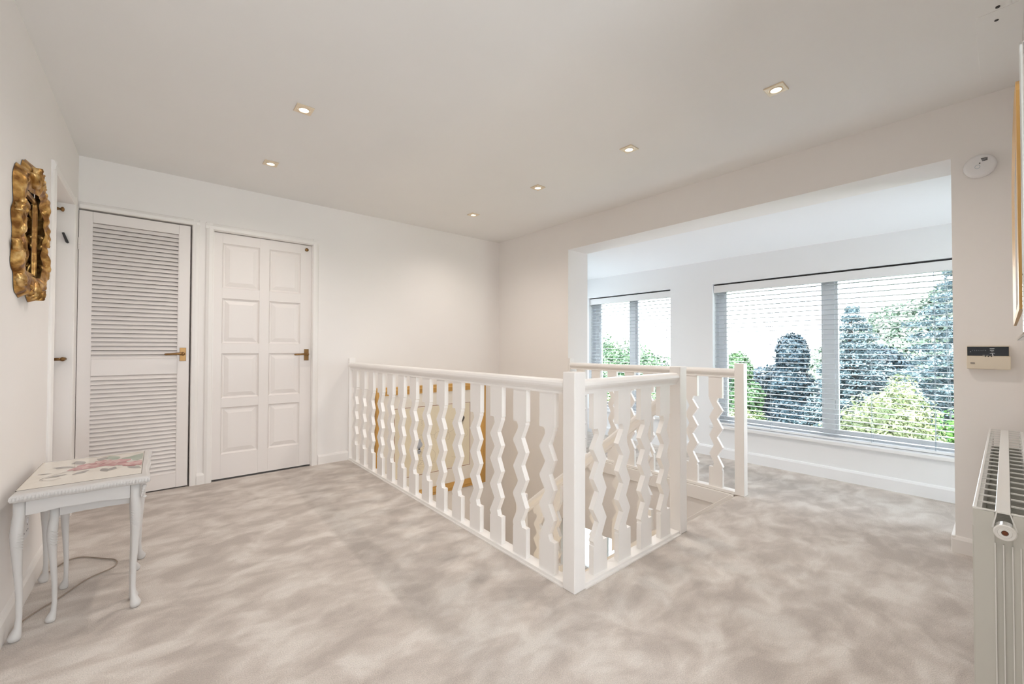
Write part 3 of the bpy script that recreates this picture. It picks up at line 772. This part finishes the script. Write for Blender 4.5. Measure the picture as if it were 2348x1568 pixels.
def carve(x, y, z, nx, ny, s_=1):
    """little carved lines on a knee"""
    mb = MB()
    for k in range(6):
        zz = z - k * .010; mb.tube([(x + nx * .021 - ny * .012, y + ny * .021 - nx * .012, zz - .006), (x + nx * .0235, y + ny * .0235, zz), (x + nx * .021 + ny * .013, y + ny * .021 + nx * .013, zz + .008)], .0012, 5)
    return mb
T1 = thing('side_table', 'larger white painted side table with rose print top under the gilt mirror', 'table', (-.22, 2.55, 0), 'nest of white painted tables')
tx0, tx1, ty0, ty1, tz = XL + .014, -.018, 2.262, 2.845, .530
out = wavy_rect(tx0 + .012, tx1 - .004, ty0, ty1, .014)
mb = MB(); cx_, cy_ = (tx0 + tx1) / 2, (ty0 + ty1) / 2
def sc_(pts, s1, z): return [(cx_ + (p[0] - cx_) * (1 + s1 / .2), cy_ + (p[1] - cy_) * (1 + s1 / .29), z) for p in pts]
mb.loft([sc_(out, -.012, tz - .030), sc_(out, -.004, tz - .026), sc_(out, 0, tz - .018), sc_(out, -.001, tz - .009), sc_(out, -.005, tz - .003), sc_(out, -.011, tz)])
top = build('tabletop', mb, M_table, T1)
# gadrooned edge
mb = MB(); rr2 = random.Random(5)
for i in range(0, len(out)):
    p = out[i]; q = out[(i + 1) % len(out)]
    for h_ in (0, .5):
        x, y = p[0] + (q[0] - p[0]) * h_, p[1] + (q[1] - p[1]) * h_
        if x < XL + .03: continue
        mb.ellip((cx_ + (x - cx_) * .988, cy_ + (y - cy_) * .991, tz - .016), (.0055, .0055, .009), 6, 4)
build('carved_edge', mb, M_table, T1, smooth=True)['kind'] = 'stuff'
ix0, ix1, iy0_, iy1_ = -.398, -.046, 2.36, 2.815
ix0, ix1, iy0_, iy1_ = -.392, -.048, 2.325, 2.805
mb = MB(); mb.box(ix0, ix1, iy0_, iy1_, tz - .002, tz + .0006); build('inlay_line', mb, M_darkline, top)
mb = MB(); mb.box(ix0 + .0018, ix1 - .0018, iy0_ + .0018, iy1_ - .0018, tz - .002, tz + .0012); build('printed_inlay', mb, M_tabletop, top)
pz_ = tz + .0013
prn = MB(); prq = random.Random(11); LIFT = [0.0]
def nl():
    LIFT[0] += .000035; return LIFT[0]
def blob(x, y, rx, ry, ang, mi, n=18, jag=.18, lift=0):
    ph = prq.uniform(0, 6); pts = []; lift_ = nl()
    for k in range(n):
        a = 2 * pi * k / n; r = 1 + jag * sin(3 * a + ph) + jag * .5 * sin(7 * a + ph * 2)
        u, v = rx * r * cos(a), ry * r * sin(a)
        xx, yy = x + u * cos(ang) - v * sin(ang), y + u * sin(ang) + v * cos(ang)
        xx = min(max(xx, ix0 + .004), ix1 - .004); yy = min(max(yy, iy0_ + .004), iy1_ - .004)
        pts.append((xx, yy, pz_ + lift_))
    prn.add(pts, [list(range(n))], mi)
def lf(x, y, L, W, ang, mi, lift=0):
    pts = []; lift_ = nl()
    for k in range(9): u = k / 8; pts.append((u * L, W * sin(pi * u) * (1 + .2 * sin(u * 14))))
    for k in range(7, 0, -1): u = k / 8; pts.append((u * L, -W * sin(pi * u) * .8))
    q = []
    for a, b in pts:
        xx, yy = x + a * cos(ang) - b * sin(ang), y + a * sin(ang) + b * cos(ang)
        q.append((min(max(xx, ix0 + .004), ix1 - .004), min(max(yy, iy0_ + .004), iy1_ - .004), pz_ + lift_))
    prn.add(q, [list(range(len(q)))], mi)
e_ = .00008
for x, y, L, W, a in ((-.12, 2.62, .10, .018, 1.2), (-.10, 2.66, .10, .02, .6), (-.14, 2.68, .09, .018, 1.9), (-.07, 2.60, .10, .02, 1.5), (-.09, 2.72, .07, .014, .3)): lf(x, y, L * 1.2, W * 1.6, a, 2, prq.random() * e_)
for x, y, L, W, a in ((-.25, 2.66, .09, .018, 1.9), (-.27, 2.62, .08, .016, 2.6), (-.18, 2.52, .07, .014, -1.3), (-.22, 2.53, .07, .013, -2.2), (-.14, 2.52, .06, .012, -1.8), (-.20, 2.70, .07, .015, 1.4), (-.28, 2.50, .06, .010, -2.7), (-.33, 2.55, .04, .007, 2.9), (-.10, 2.49, .07, .012, -.9)): lf(x, y, L * 1.1, W * 1.3, a, 3, e_ + prq.random() * e_)
for x, y, rx, ry, a in ((-.225, 2.60, .048, .036, .6), (-.15, 2.615, .046, .038, .2), (-.085, 2.545, .036, .030, 0), (-.19, 2.655, .030, .024, 1), (-.26, 2.575, .022, .018, 0), (-.055, 2.53, .02, .03, 0)): blob(x, y, rx * 1.2, ry * 1.55, a, 0, lift=3 * e_)
for x, y in ((-.225, 2.60), (-.15, 2.615), (-.085, 2.545), (-.19, 2.655)):
    for k in range(5):
        a = k * 1.26 + x * 9; blob(x + .020 * cos(a), y + .016 * sin(a), (.021), .012, a, 1, 12, .1, 4 * e_ + k * .00001)
    blob(x, y, .009, .007, 0, 0, 10, .1, 6 * e_)
stem = [(-.26, 2.56), (-.29, 2.54), (-.32, 2.51), (-.345, 2.475), (-.350, 2.45), (-.338, 2.43), (-.31, 2.42), (-.29, 2.43)]
for (a, b), (c, d) in zip(stem, stem[1:]):
    L_ = sqrt((c - a) ** 2 + (d - b) ** 2); nx, ny = -(d - b) / L_ * .0016, (c - a) / L_ * .0016
    q_ = pz_ + nl(); prn.add([(a + nx, b + ny, q_), (a - nx, b - ny, q_), (c - nx, d - ny, q_), (c + nx, d + ny, q_)], [(0, 1, 2, 3)], 3)
build('floral_print', prn, [M_rose, M_rose2, M_leafp, M_greyp], top)
legs1 = [(-.378, 2.309, -1, -1), (-.066, 2.305, 1, -1), (-.060, 2.792, 1, 1), (-.378, 2.792, -1, 1)]
for x, y, sx, sy in legs1:
    build('leg', cab_leg(x, y, tz - .028, sx * .6, sy, 1.05), M_table, T1, smooth=True)
build('apron', apron_board('y', 2.300, .014, -.362, -.082, tz - .028, .052), M_table, T1)
build('apron', apron_board('y', 2.785, .014, -.362, -.075, tz - .028, .052), M_table, T1)
build('apron', apron_board('x', -.070, .014, 2.32, 2.78, tz - .028, .030, .008), M_table, T1)
for x, y, sx, sy in legs1[:3]: build('knee_carving', carve(x + .002, y, .385, 0, sy), M_table, T1)
mb = MB()
for k in range(5): mb.ellip((-.038 - .002 * k, 2.292 + .0, tz - .045 - .009 * k), (.008 - .001 * k, .010, .008), 8, 5)
mb.ellip((-.038, 2.292, tz - .088), (.008, .010, .006), 8, 5); build('corner_carving', mb, M_table, T1, smooth=True)
# smaller table slid underneath
T2 = thing('side_table', 'smaller white table nested under the one with the rose print top', 'table', (-.18, 2.53, 0), 'nest of white painted tables')
z2 = .462; mb = MB(); out2 = wavy_rect(-.325, -.060, 2.350, 2.690, .008)
cx_, cy_ = -.193, 2.52
mb.loft([sc_(out2, -.006, z2 - .018), sc_(out2, 0, z2 - .012), sc_(out2, 0, z2 - .005), sc_(out2, -.006, z2)]); build('tabletop', mb, M_table, T2)
for x, y, sx, sy in ((-.300, 2.384, -1, -1), (-.074, 2.384, 1, -1), (-.074, 2.660, 1, 1), (-.300, 2.660, -1, 1)):
    build('leg', cab_leg(x, y, z2 - .018, sx * .6, sy, .92), M_table, T2, smooth=True)
build('apron', apron_board('y', 2.375, .012, -.286, -.086, z2 - .018, .040, .004), M_table, T2)
build('apron', apron_board('y', 2.652, .012, -.286, -.086, z2 - .018, .040, .004), M_table, T2)
build('knee_carving', carve(-.298, 2.384, .345, 0, -1), M_table, T2)
mb = MB(); mb.box(-.27, -.13, 2.362, 2.3735, z2 - .006, z2 + .004); build('worn_edge', mb, M_darkline, T2)

# socket + cable
so = thing('wall_socket', 'white double wall socket low on the left wall behind the tables', 'socket', (XL, 2.635, .30))
mb = MB(); mb.box(XL, XL + .010, 2.565, 2.70, .255, .345); build('face_plate', mb, M_plastic, so, bevel=.003)
for y in (2.60, 2.665):
    mb = MB(); mb.box(XL + .010, XL + .013, y - .008, y + .008, .318, .335); build('switch', mb, M_plastic, so)
    mb = MB()
    for dy, dz in ((0, .018), (-.011, -.004), (.011, -.004)): mb.box(XL + .0095, XL + .0105, y + dy - .003, y + dy + .003, .29 + dz - .003, .29 + dz + .003)
    build('pin_hole', mb, M_black, so)
def catmull(P, n=8):
    P = [Vector(p) for p in P]; Q = [P[0]] + P + [P[-1]]; o_ = []
    for i in range(1, len(Q) - 2):
        for k in range(n):
            t = k / n; a, b, c, d = Q[i - 1:i + 3]
            o_.append(.5 * ((2 * b) + (c - a) * t + (2 * a - 5 * b + 4 * c - d) * t * t + (3 * b - a - 3 * c + d) * t ** 3))
    return o_ + [P[-1]]
cp = [(-.40, 2.36), (-.385, 2.44), (-.352, 2.503), (-.302, 2.575), (-.235, 2.693), (-.16, 2.754), (-.143, 2.805), (-.156, 2.857), (-.193, 2.899), (-.277, 2.99), (-.328, 2.99), (-.362, 2.93), (-.398, 2.85)]
mb = MB(); mb.tube(catmull([(a, b, .005) for a, b in cp]), .0028, 6)
tag(build('cable', mb, M_cable, smooth=True), 'thin beige cable looped on the carpet under the small tables', 'cable')

# ================================================================== PICTURE in the stairwell
pt = thing('framed_picture', 'large gilt wood framed picture on the back wall behind the long balustrade', 'picture', (2.3, YB, .06))
fx0, fx1, fz0, fz1 = 1.632, 2.972, -.530, .655; fw = .085
rings = []
for ins, dep in ((0, 0), (0, .026), (.006, .032), (.02, .030), (.035, .034), (.06, .026), (.075, .020), (.082, .020), (fw, .010), (fw, 0)):
    rings.append([(fx0 + ins, YB - dep, fz0 + ins), (fx1 - ins, YB - dep, fz0 + ins), (fx1 - ins, YB - dep, fz1 - ins), (fx0 + ins, YB - dep, fz1 - ins)])
mb = MB(); mb.loft(rings, cap=False); build('frame', mb, M_frameoak, pt)
mb = MB(); mb.box(fx0 + fw, fx1 - fw, YB - .008, YB - .001, fz0 + fw, fz1 - fw); build('mount', mb, M_mat, pt)
a0, a1, b0, b1 = 1.832, 2.762, -.290, .432
mb = MB()
for q in ((a0, a1, b0, b0 + .006), (a0, a1, b1 - .006, b1), (a0, a0 + .006, b0, b1), (a1 - .006, a1, b0, b1)): mb.box(q[0], q[1], YB - .0092, YB - .008, q[2], q[3])
build('mount_line', mb, M_line, pt)
mb = MB(); mb.box(a0 + .012, a1 - .012, YB - .0088, YB - .008, b0 + .012, b1 - .012); build('print', mb, M_art, pt)
art = MB(); ya_ = YB - .0092; prq = random.Random(4)
def disk(x, z, rx, rz, mi, jag=.2, n=22):
    ph = prq.uniform(0, 6); art.add([(x + rx * cos(2 * pi * k / n) * (1 + jag * sin(3 * 2 * pi * k / n + ph)), ya_, z + rz * sin(2 * pi * k / n) * (1 + jag * sin(5 * 2 * pi * k / n + ph))) for k in range(n)], [list(range(n))], mi)
def stroke(pts, w_, mi=2):
    for (a, b), (c, d) in zip(pts, pts[1:]):
        L_ = max(1e-6, sqrt((c - a) ** 2 + (d - b) ** 2)); nx, nz = -(d - b) / L_ * w_, (c - a) / L_ * w_
        art.add([(a + nx, ya_, b + nz), (a - nx, ya_, b - nz), (c - nx, ya_, d - nz), (c + nx, ya_, d + nz)], [(0, 1, 2, 3)], mi)
disk(2.656, .255, .024, .040, 0); disk(2.645, .205, .018, .03, 2); disk(2.11, .035, .035, .055, 1); disk(2.11, -.04, .02, .03, 1)
for k in range(26):
    cx0, cz0 = prq.uniform(2.08, 2.68), prq.uniform(-.22, .28); r0 = prq.uniform(.03, .12); a_ = prq.uniform(0, 6); s_ = prq.choice((-1, 1))
    stroke([(cx0 + r0 * (1 - u / 14) * cos(a_ + s_ * u * .28), cz0 + r0 * (1 - u / 14) * sin(a_ + s_ * u * .28)) for u in range(12)], .0011)
for k in range(12):
    stroke([(2.10 + .02 * u, -.22 + .02 * k + .004 * sin(u + k)) for u in range(6)], .0009)
build('drawing', art, [M_artdark, M_artblue, M_artline], pt)

# ================================================================== RIGHT WALL DEVICES
sa = thing('smoke_alarm', 'round white smoke alarm high on the right wall', 'alarm', (XW, .078, 1.982))
def disc_x(x0, prof, yc, zc, n=40, ring=False):
    mb = MB(); mb.loft([[(x0 - h, yc + r * cos(2 * pi * k / n), zc + r * sin(2 * pi * k / n)) for k in range(n)] for r, h in prof]); return mb
build('base', disc_x(XW, [(.055, 0), (.055, .012)], .078, 1.982), M_plastic, sa)
build('cover', disc_x(XW, [(.058, .010), (.058, .022), (.054, .030), (.045, .034), (.01, .036)], .078, 1.982), M_plastic, sa, smooth=True)
mb = MB()
for k in range(3):
    z = 2.012 - k * .006; mb.box(XW - .0375, XW - .034, .052, .074 - .002 * k, z, z + .0022)
build('vent_slot', mb, M_black, sa)
build('indicator', disc_x(XW, [(.0028, .033), (.0028, .037)], .078, 1.992, 10), M_black, sa)
mb = MB(); n = 24
mb.loft([[(XW - h, .086 + r * cos(2 * pi * k / n), 1.976 + r * sin(2 * pi * k / n)) for k in range(n)] for r, h in ((.0095, .034), (.0095, .0375), (.008, .0375), (.008, .034))], cap=False); build('test_button', mb, M_cord, sa)

cpn = thing('control_panel', 'cream alarm control box with black display strip on the right wall', 'control panel', (XW, .06, 1.01))
mb = MB(); mb.prism([(XW, .953), (XW - .040, .956), (XW - .044, 1.015), (XW - .044, 1.020), (XW, 1.020)], -.014, .131, 'y'); build('lower_body', mb, M_cream, cpn, bevel=.003)
mb = MB(); mb.prism([(XW, 1.020), (XW - .036, 1.020), (XW - .034, 1.070), (XW, 1.073)], -.010, .131, 'y'); build('upper_body', mb, M_cream, cpn, bevel=.002)
mb = MB(); mb.box(XW - .0365, XW - .033, -.008, .129, 1.0215, 1.0675); build('display_strip', mb, M_screen, cpn, bevel=.001)
def text_mesh(s, size, m, loc, parent, name, rot):
    c = bpy.data.curves.new('t', 'FONT'); c.body = s; c.size = size; c.extrude = .0002; c.align_x = 'LEFT'
    q = bpy.data.objects.new('t', c); COL.objects.link(q); dg = bpy.context.evaluated_depsgraph_get()
    me = bpy.data.meshes.new_from_object(q.evaluated_get(dg)); bpy.data.objects.remove(q); me.materials.clear(); me.materials.append(m)
    o = inst(name, me, parent, loc, rot); return o
rotp = (R_(90), 0, R_(-90))
for k in range(8): text_mesh(str(k + 1), .0048, M_print, (XW - .0372, .1115 - k * .0063, 1.0465), cpn, 'digit', rotp)
mb = MB()
for z, a, b in ((1.0565, .0535, .038), (1.0485, .0525, .0395), (1.0405, .0495, .0415), (1.0330, .0535, .037)): mb.box(XW - .0372, XW - .0366, b, a, z, z + .0022)
for y in (.077, .064, .050): mb.box(XW - .0372, XW - .0366, y - .008, y, 1.0235, 1.0252)
build('printed_lines', mb, M_print, cpn)
mb = MB(); mb.ellip((XW - .037, .118, 1.0415), (.001, .002, .002), 8, 4); build('status_light', mb, M_print, cpn)
for y in (.068, .058, .048): mb = MB(); mb.box(XW - .0455, XW - .036, y - .0016, y + .0016, 1.017, 1.022); build('push_button', mb, M_black, cpn)
mb = MB(); mb.prism([(.0465, 1.034), (.0445, 1.034), (.041, 1.021), (.044, 1.021)], XW - .042, XW - .037, 'x'); build('key', mb, M_plastic, cpn)
mb = MB(); mb.box(XW - .0448, XW - .043, .103, .118, .982, .988); build('maker_badge', mb, M_greyprint, cpn)

# ================================================================== RADIATOR
ra = thing('radiator', 'white double panel radiator with slotted top grille on the near wall at right', 'radiator', (2.3, .0, .1))
rx0, rx1, rz0, rz1 = 1.535, 3.09, .13, .668
def corr(y0, y1, face):
    mb = MB(); mb.box(rx0, rx1, y0, y1, rz0, rz1 - .012)
    return mb
fp = build('front_panel', corr(.043, .0555, 1), M_rad, ra, bevel=.003)
mb = MB(); n = 46
for k in range(n):
    x = rx0 + .03 + k * (rx1 - rx0 - .06) / (n - 1); mb.box(x - .008, x + .008, .0555, .0575, rz0 + .03, rz1 - .045)
build('front_rib', mb, M_rad, ra, bevel=.0015)
build('back_panel', corr(-.047, -.035, -1), M_rad, ra, bevel=.003)
mb = MB()
for k in range(90):
    x = rx0 + .03 + k * (rx1 - rx0 - .06) / 89; mb.box(x - .0006, x + .0006, -.034, .042, rz0 + .05, rz1 - .075)
build('convector_fins', mb, M_radpanel, ra)
# top grille
mb = MB(); mb.box(rx0 - .001, rx1, .0505, .0575, rz1 - .006, rz1 + .001); build('grille_edge', mb, M_rad, ra, bevel=.0015)
mb = MB(); mb.box(rx0 - .001, rx1, -.047, -.038, rz1 - .006, rz1 + .001); build('grille_edge', mb, M_rad, ra, bevel=.0015)
mb = MB(); mb.box(rx0 - .001, rx1, -.003, .021, rz1 - .004, rz1 + .001); build('grille_spine', mb, M_rad, ra, bevel=.001)
bar = MB(); bar.box(-.0022, .0022, -.0165, .0165, -.0035, 0); meb = mesh_of('grille_bar', bar, M_rad)
n = 21
for k in range(n + 1):
    x = rx0 + .003 + (rx1 - rx0 - .006) * k / n
    inst('grille_bar', meb, ra, (x, .0355, rz1)); inst('grille_bar', meb, ra, (x, -.0205, rz1))
# end closing plate with neck and plug
mb = MB(); mb.box(rx0 - .002, rx0 + .001, .022, .0565, rz0, rz1 - .004); mb.box(rx0 - .002, rx0 + .001, -.047, -.006, rz0, rz1 - .004); mb.box(rx0 + .001, rx0 + .004, -.045, .058, rz0, rz1 - .045)
build('end_plate', mb, M_radpanel, ra, bevel=.001)
mb = MB()
for y in (.0215, .0085, -.0055, -.018): mb.box(rx0 - .006, rx0 + .001, y - .0012, y + .0012, rz0, rz1 - .075)
build('end_rib', mb, M_rad, ra, bevel=.001)
def cyl_x(rings, yc, zc, n=28):
    mb = MB(); mb.loft([[(x, yc + r * cos(2 * pi * k / n), zc + r * sin(2 * pi * k / n)) for k in range(n)] for x, r in rings]); return mb
pg = build('blanking_plug', cyl_x([(rx0 + .02, .017), (rx0 - .010, .017), (rx0 - .012, .0185), (rx0 - .018, .0185), (rx0 - .020, .0165), (rx0 - .019, .012), (rx0 - .021, .011), (rx0 - .021, .006), (rx0 - .016, .005)], .006, rz1 - .043), M_rad, ra, smooth=False)
build('plug_bore', cyl_x([(rx0 - .0168, .0048), (rx0 - .0214, .0048)], .006, rz1 - .043, 16), M_rust, pg)
mb = MB(); mb.loft([[(rx0 - .003, .020, rz1 - .003), (rx0 - .003, .0175, rz1 - .003), (rx0 - .003, .024, rz1 - .04), (rx0 - .003, .027, rz1 - .04)], [(rx0 + .01, .020, rz1 - .003), (rx0 + .01, .0175, rz1 - .003), (rx0 + .01, .024, rz1 - .04), (rx0 + .01, .027, rz1 - .04)]])
mb.loft([[(rx0 - .003, -.004, rz1 - .003), (rx0 - .003, -.0015, rz1 - .003), (rx0 - .003, -.011, rz1 - .04), (rx0 - .003, -.014, rz1 - .04)], [(rx0 + .01, -.004, rz1 - .003), (rx0 + .01, -.0015, rz1 - .003), (rx0 + .01, -.011, rz1 - .04), (rx0 + .01, -.014, rz1 - .04)]])
build('end_neck', mb, M_rad, ra)
for x in (1.75, 2.85):
    mb = MB(); mb.box(x - .015, x + .015, -.0585, -.046, .2, .6); build('wall_bracket', mb, M_rad, ra)
mb = MB(); mb.tube([(rx1 - .03, .005, rz0 + .02), (rx1 - .03, .005, 0)], .0075, 10); mb.tube([(rx0 + .05, .005, rz0 + .02), (rx0 + .05, .005, 0)], .0075, 10); build('pipe', mb, M_rad, ra)

# ================================================================== MIRROR on the near wall (seen edge-on)
nm = thing('wall_mirror', 'wide mirror with pale mirrored border and gold inner moulding above the radiator', 'mirror', (1.9, -.06, 1.45))
def arch_pts(x0, x1, z0, z1, rise_, n=18):
    pts = [(x0, z0), (x1, z0)]
    for k in range(n + 1):
        a = pi * k / n; pts.append(((x0 + x1) / 2 + (x1 - x0) / 2 * cos(a), z1 - rise_ + rise_ * sin(a)))
    return pts
A = arch_pts(1.20, 2.30, 1.085, 1.70, .10)
mb = MB(); mb.prism(A, -.059, -.026, 'y'); build('backing', mb, M_plastic, nm)
mb = MB(); mb.prism(A, -.026, -.020, 'y'); build('mirror_border', mb, M_mirror, nm, bevel=.002)
cxm, czm = 1.75, 1.39
def shr(f): return [(cxm + (p[0] - cxm) * f, czm + (p[1] - czm) * f) for p in A]
mb = MB(); mb.loft([[(p[0], y, p[1]) for p in shr(f)] for f, y in ((.84, -.021), (.84, -.017), (.80, -.016), (.76, -.018), (.74, -.0195))], cap=False); build('gold_moulding', mb, M_frameoak, nm)
mb = MB(); mb.prism(shr(.75), -.0205, -.0192, 'y'); build('mirror_glass', mb, M_mirror, nm)

# ================================================================== GARDEN
def foliage(name, quads, m, parent=None, org=(0, 0, 0)):
    """quads: (n,4,3) array"""
    n = len(quads); me = bpy.data.meshes.new(name); me.vertices.add(n * 4); me.vertices.foreach_set('co', (quads.reshape(-1, 3) - np.array(org)).astype('f4').ravel())
    me.loops.add(n * 4); me.loops.foreach_set('vertex_index', np.arange(n * 4, dtype='i4'))
    me.polygons.add(n); me.polygons.foreach_set('loop_start', np.arange(0, n * 4, 4, dtype='i4')); me.polygons.foreach_set('loop_total', np.full(n, 4, 'i4'))
    me.update(calc_edges=True); me.materials.append(m); o = link(name, me, parent); ORG[o.name] = Vector(org); return o
def quads_at(P, Nn, size, rg, stretch=1.6):
    n = len(P); a = rg.normal(size=(n, 3)); a -= (a * Nn).sum(1)[:, None] * Nn * .6; a /= np.linalg.norm(a, axis=1)[:, None] + 1e-9
    b = np.cross(Nn, a); b /= np.linalg.norm(b, axis=1)[:, None] + 1e-9
    s = size * rg.uniform(.6, 1.4, n)[:, None]; a = a * s * stretch / 2; b = b * s / 2
    return np.stack([P - a * .9, P + b, P + a * 1.1, P - b], 1)
def crown_blob(blobs, n, size, rg, stretch=1.6):
    out_ = []; vols = np.array([b[1][0] * b[1][1] + b[1][2] * b[1][0] for b in blobs]); cnt = (n * vols / vols.sum()).astype(int)
    for (c, r), k in zip(blobs, cnt):
        d = rg.normal(size=(k, 3)); d /= np.linalg.norm(d, axis=1)[:, None]; rad = rg.uniform(.72, 1.04, k)[:, None]
        lump = 1 + .12 * np.sin(d[:, :1] * 9 + c[0]) * np.cos(d[:, 2:] * 8 + c[1])
        P_ = np.array(c) + d * rad * lump * np.array(r); nn = d + rg.normal(size=(k, 3)) * .55; nn /= np.linalg.norm(nn, axis=1)[:, None]
        out_.append(quads_at(P_, nn, size, rg, stretch))
    return np.concatenate(out_)
GZ = -2.7
def trunk(parent, x, y, h, r, m):
    mb = MB(); mb.tube([(x, y, GZ - .05), (x + .05, y, GZ + h * .5), (x, y + .04, GZ + h)], [r, r * .7, r * .2], 10); return build('trunk', mb, m, parent, smooth=True)
M_bark = mat('bark', (.14, .10, .075), .9, bump=.6, bscale=12)
M_lawn = leaf_mat('lawn', (.10, .20, .05), (.20, .32, .09), sc=2)
M_spruce = leaf_mat('blue_spruce_needles', (.035, .07, .085), (.24, .33, .37), sc=5)
M_dark = leaf_mat('dark_conifer', (.010, .026, .042), (.03, .06, .08), sc=2.5)
M_green = leaf_mat('green_conifer', (.03, .08, .035), (.10, .19, .08), sc=3)
M_yellow = leaf_mat('golden_juniper', (.07, .11, .035), (.33, .37, .19), sc=5)
M_bright = leaf_mat('bright_hedge', (.04, .14, .02), (.14, .32, .06), sc=6)
M_pale = leaf_mat('pale_tree', (.08, .14, .10), (.26, .33, .27), sc=3)
mb = MB(); mb.box(7.0, 60, -30, 50, GZ - .2, GZ); tag(build('lawn', mb, M_lawn), 'green lawn of the garden below the bay windows', 'grass')['kind'] = 'stuff'
mb = MB(); mb.box(XF + .3, 7.0, -4, 9, GZ - .1, GZ + .03); tag(build('added_paving', mb, mat('pale_paving', (.42, .41, .39), .8, bump=.3, bscale=8, var=.08)), 'added pale paving that gives the low stair window a bright view', 'paving')  # pale ground added so the stair window looks out on something bright
def tree(name, label, cat, x, y, blobs, n, size, m, seed, h=3, r=.12, stretch=1.6, group=None):
    rg = np.random.default_rng(seed); t = thing(name, label, cat, (x, y, GZ), group); trunk(t, x, y, h, r, M_bark)
    Q = crown_blob(blobs, int(n * 2.4), size * .5, rg, stretch); Q = Q[Q[:, :, 2].min(1) > GZ + .02]
    foliage('foliage', Q, m, t, (x, y, GZ)); return t
def spruce(name, label, x, y, zt_, rad, n_lv, m, seed, size=.030, z0=GZ + .5):
    rg = np.random.default_rng(seed); t = thing(name, label, 'tree', (x, y, GZ)); trunk(t, x, y, zt_ - GZ - .2, .16, M_bark)
    Pq, Nq = [], []
    for lv in range(n_lv):
        u = lv / (n_lv - 1); z = z0 + (zt_ - z0) * u; R0 = rad * (1 - u) ** .85 + .12; nb = int(9 + 9 * (1 - u))
        for k in range(nb):
            a = 2 * pi * (k + rg.random()) / nb; L = R0 * rg.uniform(.75, 1.12); m_ = int(90 + 300 * L)
            s_ = rg.random(m_) ** .7; side = rg.normal(size=m_) * .16 * L * (1.1 - s_) + rg.normal(size=m_) * .05
            px_ = x + cos(a) * L * s_ - sin(a) * side; py_ = y + sin(a) * L * s_ + cos(a) * side
            pz = z + .10 * L * s_ - .32 * L * s_ ** 2 + rg.normal(size=m_) * .035 - np.abs(side) * .25 + .14 * L * s_ ** 4
            Pq.append(np.stack([px_, py_, pz], 1)); nn = np.stack([rg.normal(size=m_) * .45, rg.normal(size=m_) * .45, np.ones(m_)], 1); Nq.append(nn / np.linalg.norm(nn, axis=1)[:, None])
    foliage('foliage', quads_at(np.concatenate(Pq), np.concatenate(Nq), size, rg, 2.2), m, t, (x, y, GZ)); return t
spruce('blue_spruce', 'silvery blue spruce with layered branches filling the right of the large window', 11.0, .25, 3.4, 2.2, 26, M_spruce, 1)
spruce('blue_spruce', 'silvery blue spruce in the middle of the large window, right of the mullion', 12.0, 2.25, 1.95, 1.5, 22, M_spruce, 2)
def blob_col(x, y, z0, z1, r, n=5, sd=0):
    rr = random.Random(sd); o_ = []
    for k in range(n):
        u = k / (n - 1); rad = r * (1 - .55 * u ** 2); o_.append(((x + rr.uniform(-.1, .1), y + rr.uniform(-.1, .1), z0 + (z1 - z0) * u), (rad, rad, (z1 - z0) / n * .95)))
    return o_
tree('dark_conifer', 'dark blue-green rounded conifer left of the window mullion', 'tree', 12.5, 3.65, blob_col(12.5, 3.65, -2.2, .85, .80, sd=1), 30000, .10, M_dark, 3)
tree('dark_conifer', 'dark shaded conifer behind the blue spruces, right of the mullion', 'tree', 14.0, 2.2, blob_col(14.0, 2.2, -2.2, .6, 1.7, sd=6), 30000, .12, M_dark, 33)
tree('green_conifer', 'mid green bushy conifer seen through the left half of the large window', 'tree', 11.6, 4.55, blob_col(11.6, 4.55, -2.2, .45, .75, sd=2), 26000, .09, M_green, 4)
tree('golden_shrub', 'sunlit golden green domed shrub at the bottom right of the large window', 'shrub', 7.4, 1.25, [((7.4, 1.15, -1.7), (.95, .75, 2.02)), ((7.2, 1.55, -1.9), (.8, .7, 1.75)), ((7.9, .95, -1.4), (.6, .5, 2.0))], 60000, .045, M_yellow, 5, h=1.5, r=.08, stretch=2.4)
tree('golden_shrub', 'sunlit pale shrub at the bottom left of the large window', 'shrub', 7.6, 2.95, [((7.6, 2.95, -1.9), (.8, .7, 1.85))], 26000, .05, M_yellow, 15, h=1.2, r=.07, stretch=2.2)
tree('laurel_hedge', 'bright green leafy hedge at the lower right corner of the large window', 'hedge', 8.3, .20, [((8.3, .20, -1.7), (.8, .75, 1.98)), ((8.6, -.9, -1.7), (.9, .9, 1.9))], 26000, .075, M_bright, 6, h=1.4, r=.07)
tree('pale_tree', 'pale distant tree rising behind the spruces', 'tree', 17, 1.8, [((17, 1.8, .2), (1.7, 1.8, 2.0)), ((17.3, .5, 1.4), (1.4, 1.4, 1.6)), ((17, 3.3, -.4), (1.5, 1.4, 1.6))], 40000, .16, M_pale, 7, h=3)
tree('garden_tree', 'leafy green tree seen through the narrower window', 'tree', 10.5, 7.3, [((10.5, 7.3, -.6), (1.5, 1.7, 1.7)), ((10.9, 6.2, -1.2), (1.1, 1.1, 1.4)), ((10.4, 8.6, -.1), (1.2, 1.3, 1.6))], 40000, .10, M_green, 8, h=2.4)
tree('garden_shrub', 'pale sunlit shrub low in the narrower window', 'shrub', 8.6, 5.3, [((8.6, 5.3, -1.7), (1.0, 1.1, 1.55)), ((8.9, 6.3, -1.6), (1.0, 1.0, 1.5))], 30000, .06, M_yellow, 9, h=1.3, r=.07)
tree('dark_hedge', 'long dark green hedge closing the far end of the garden', 'hedge', 18, 5, [((18, y, -1.6), (1.3, 1.6, 1.9)) for y in (-4, -1.5, 1, 3.5, 6, 8.5, 11, 13.5)], 60000, .15, M_dark, 10, h=1)
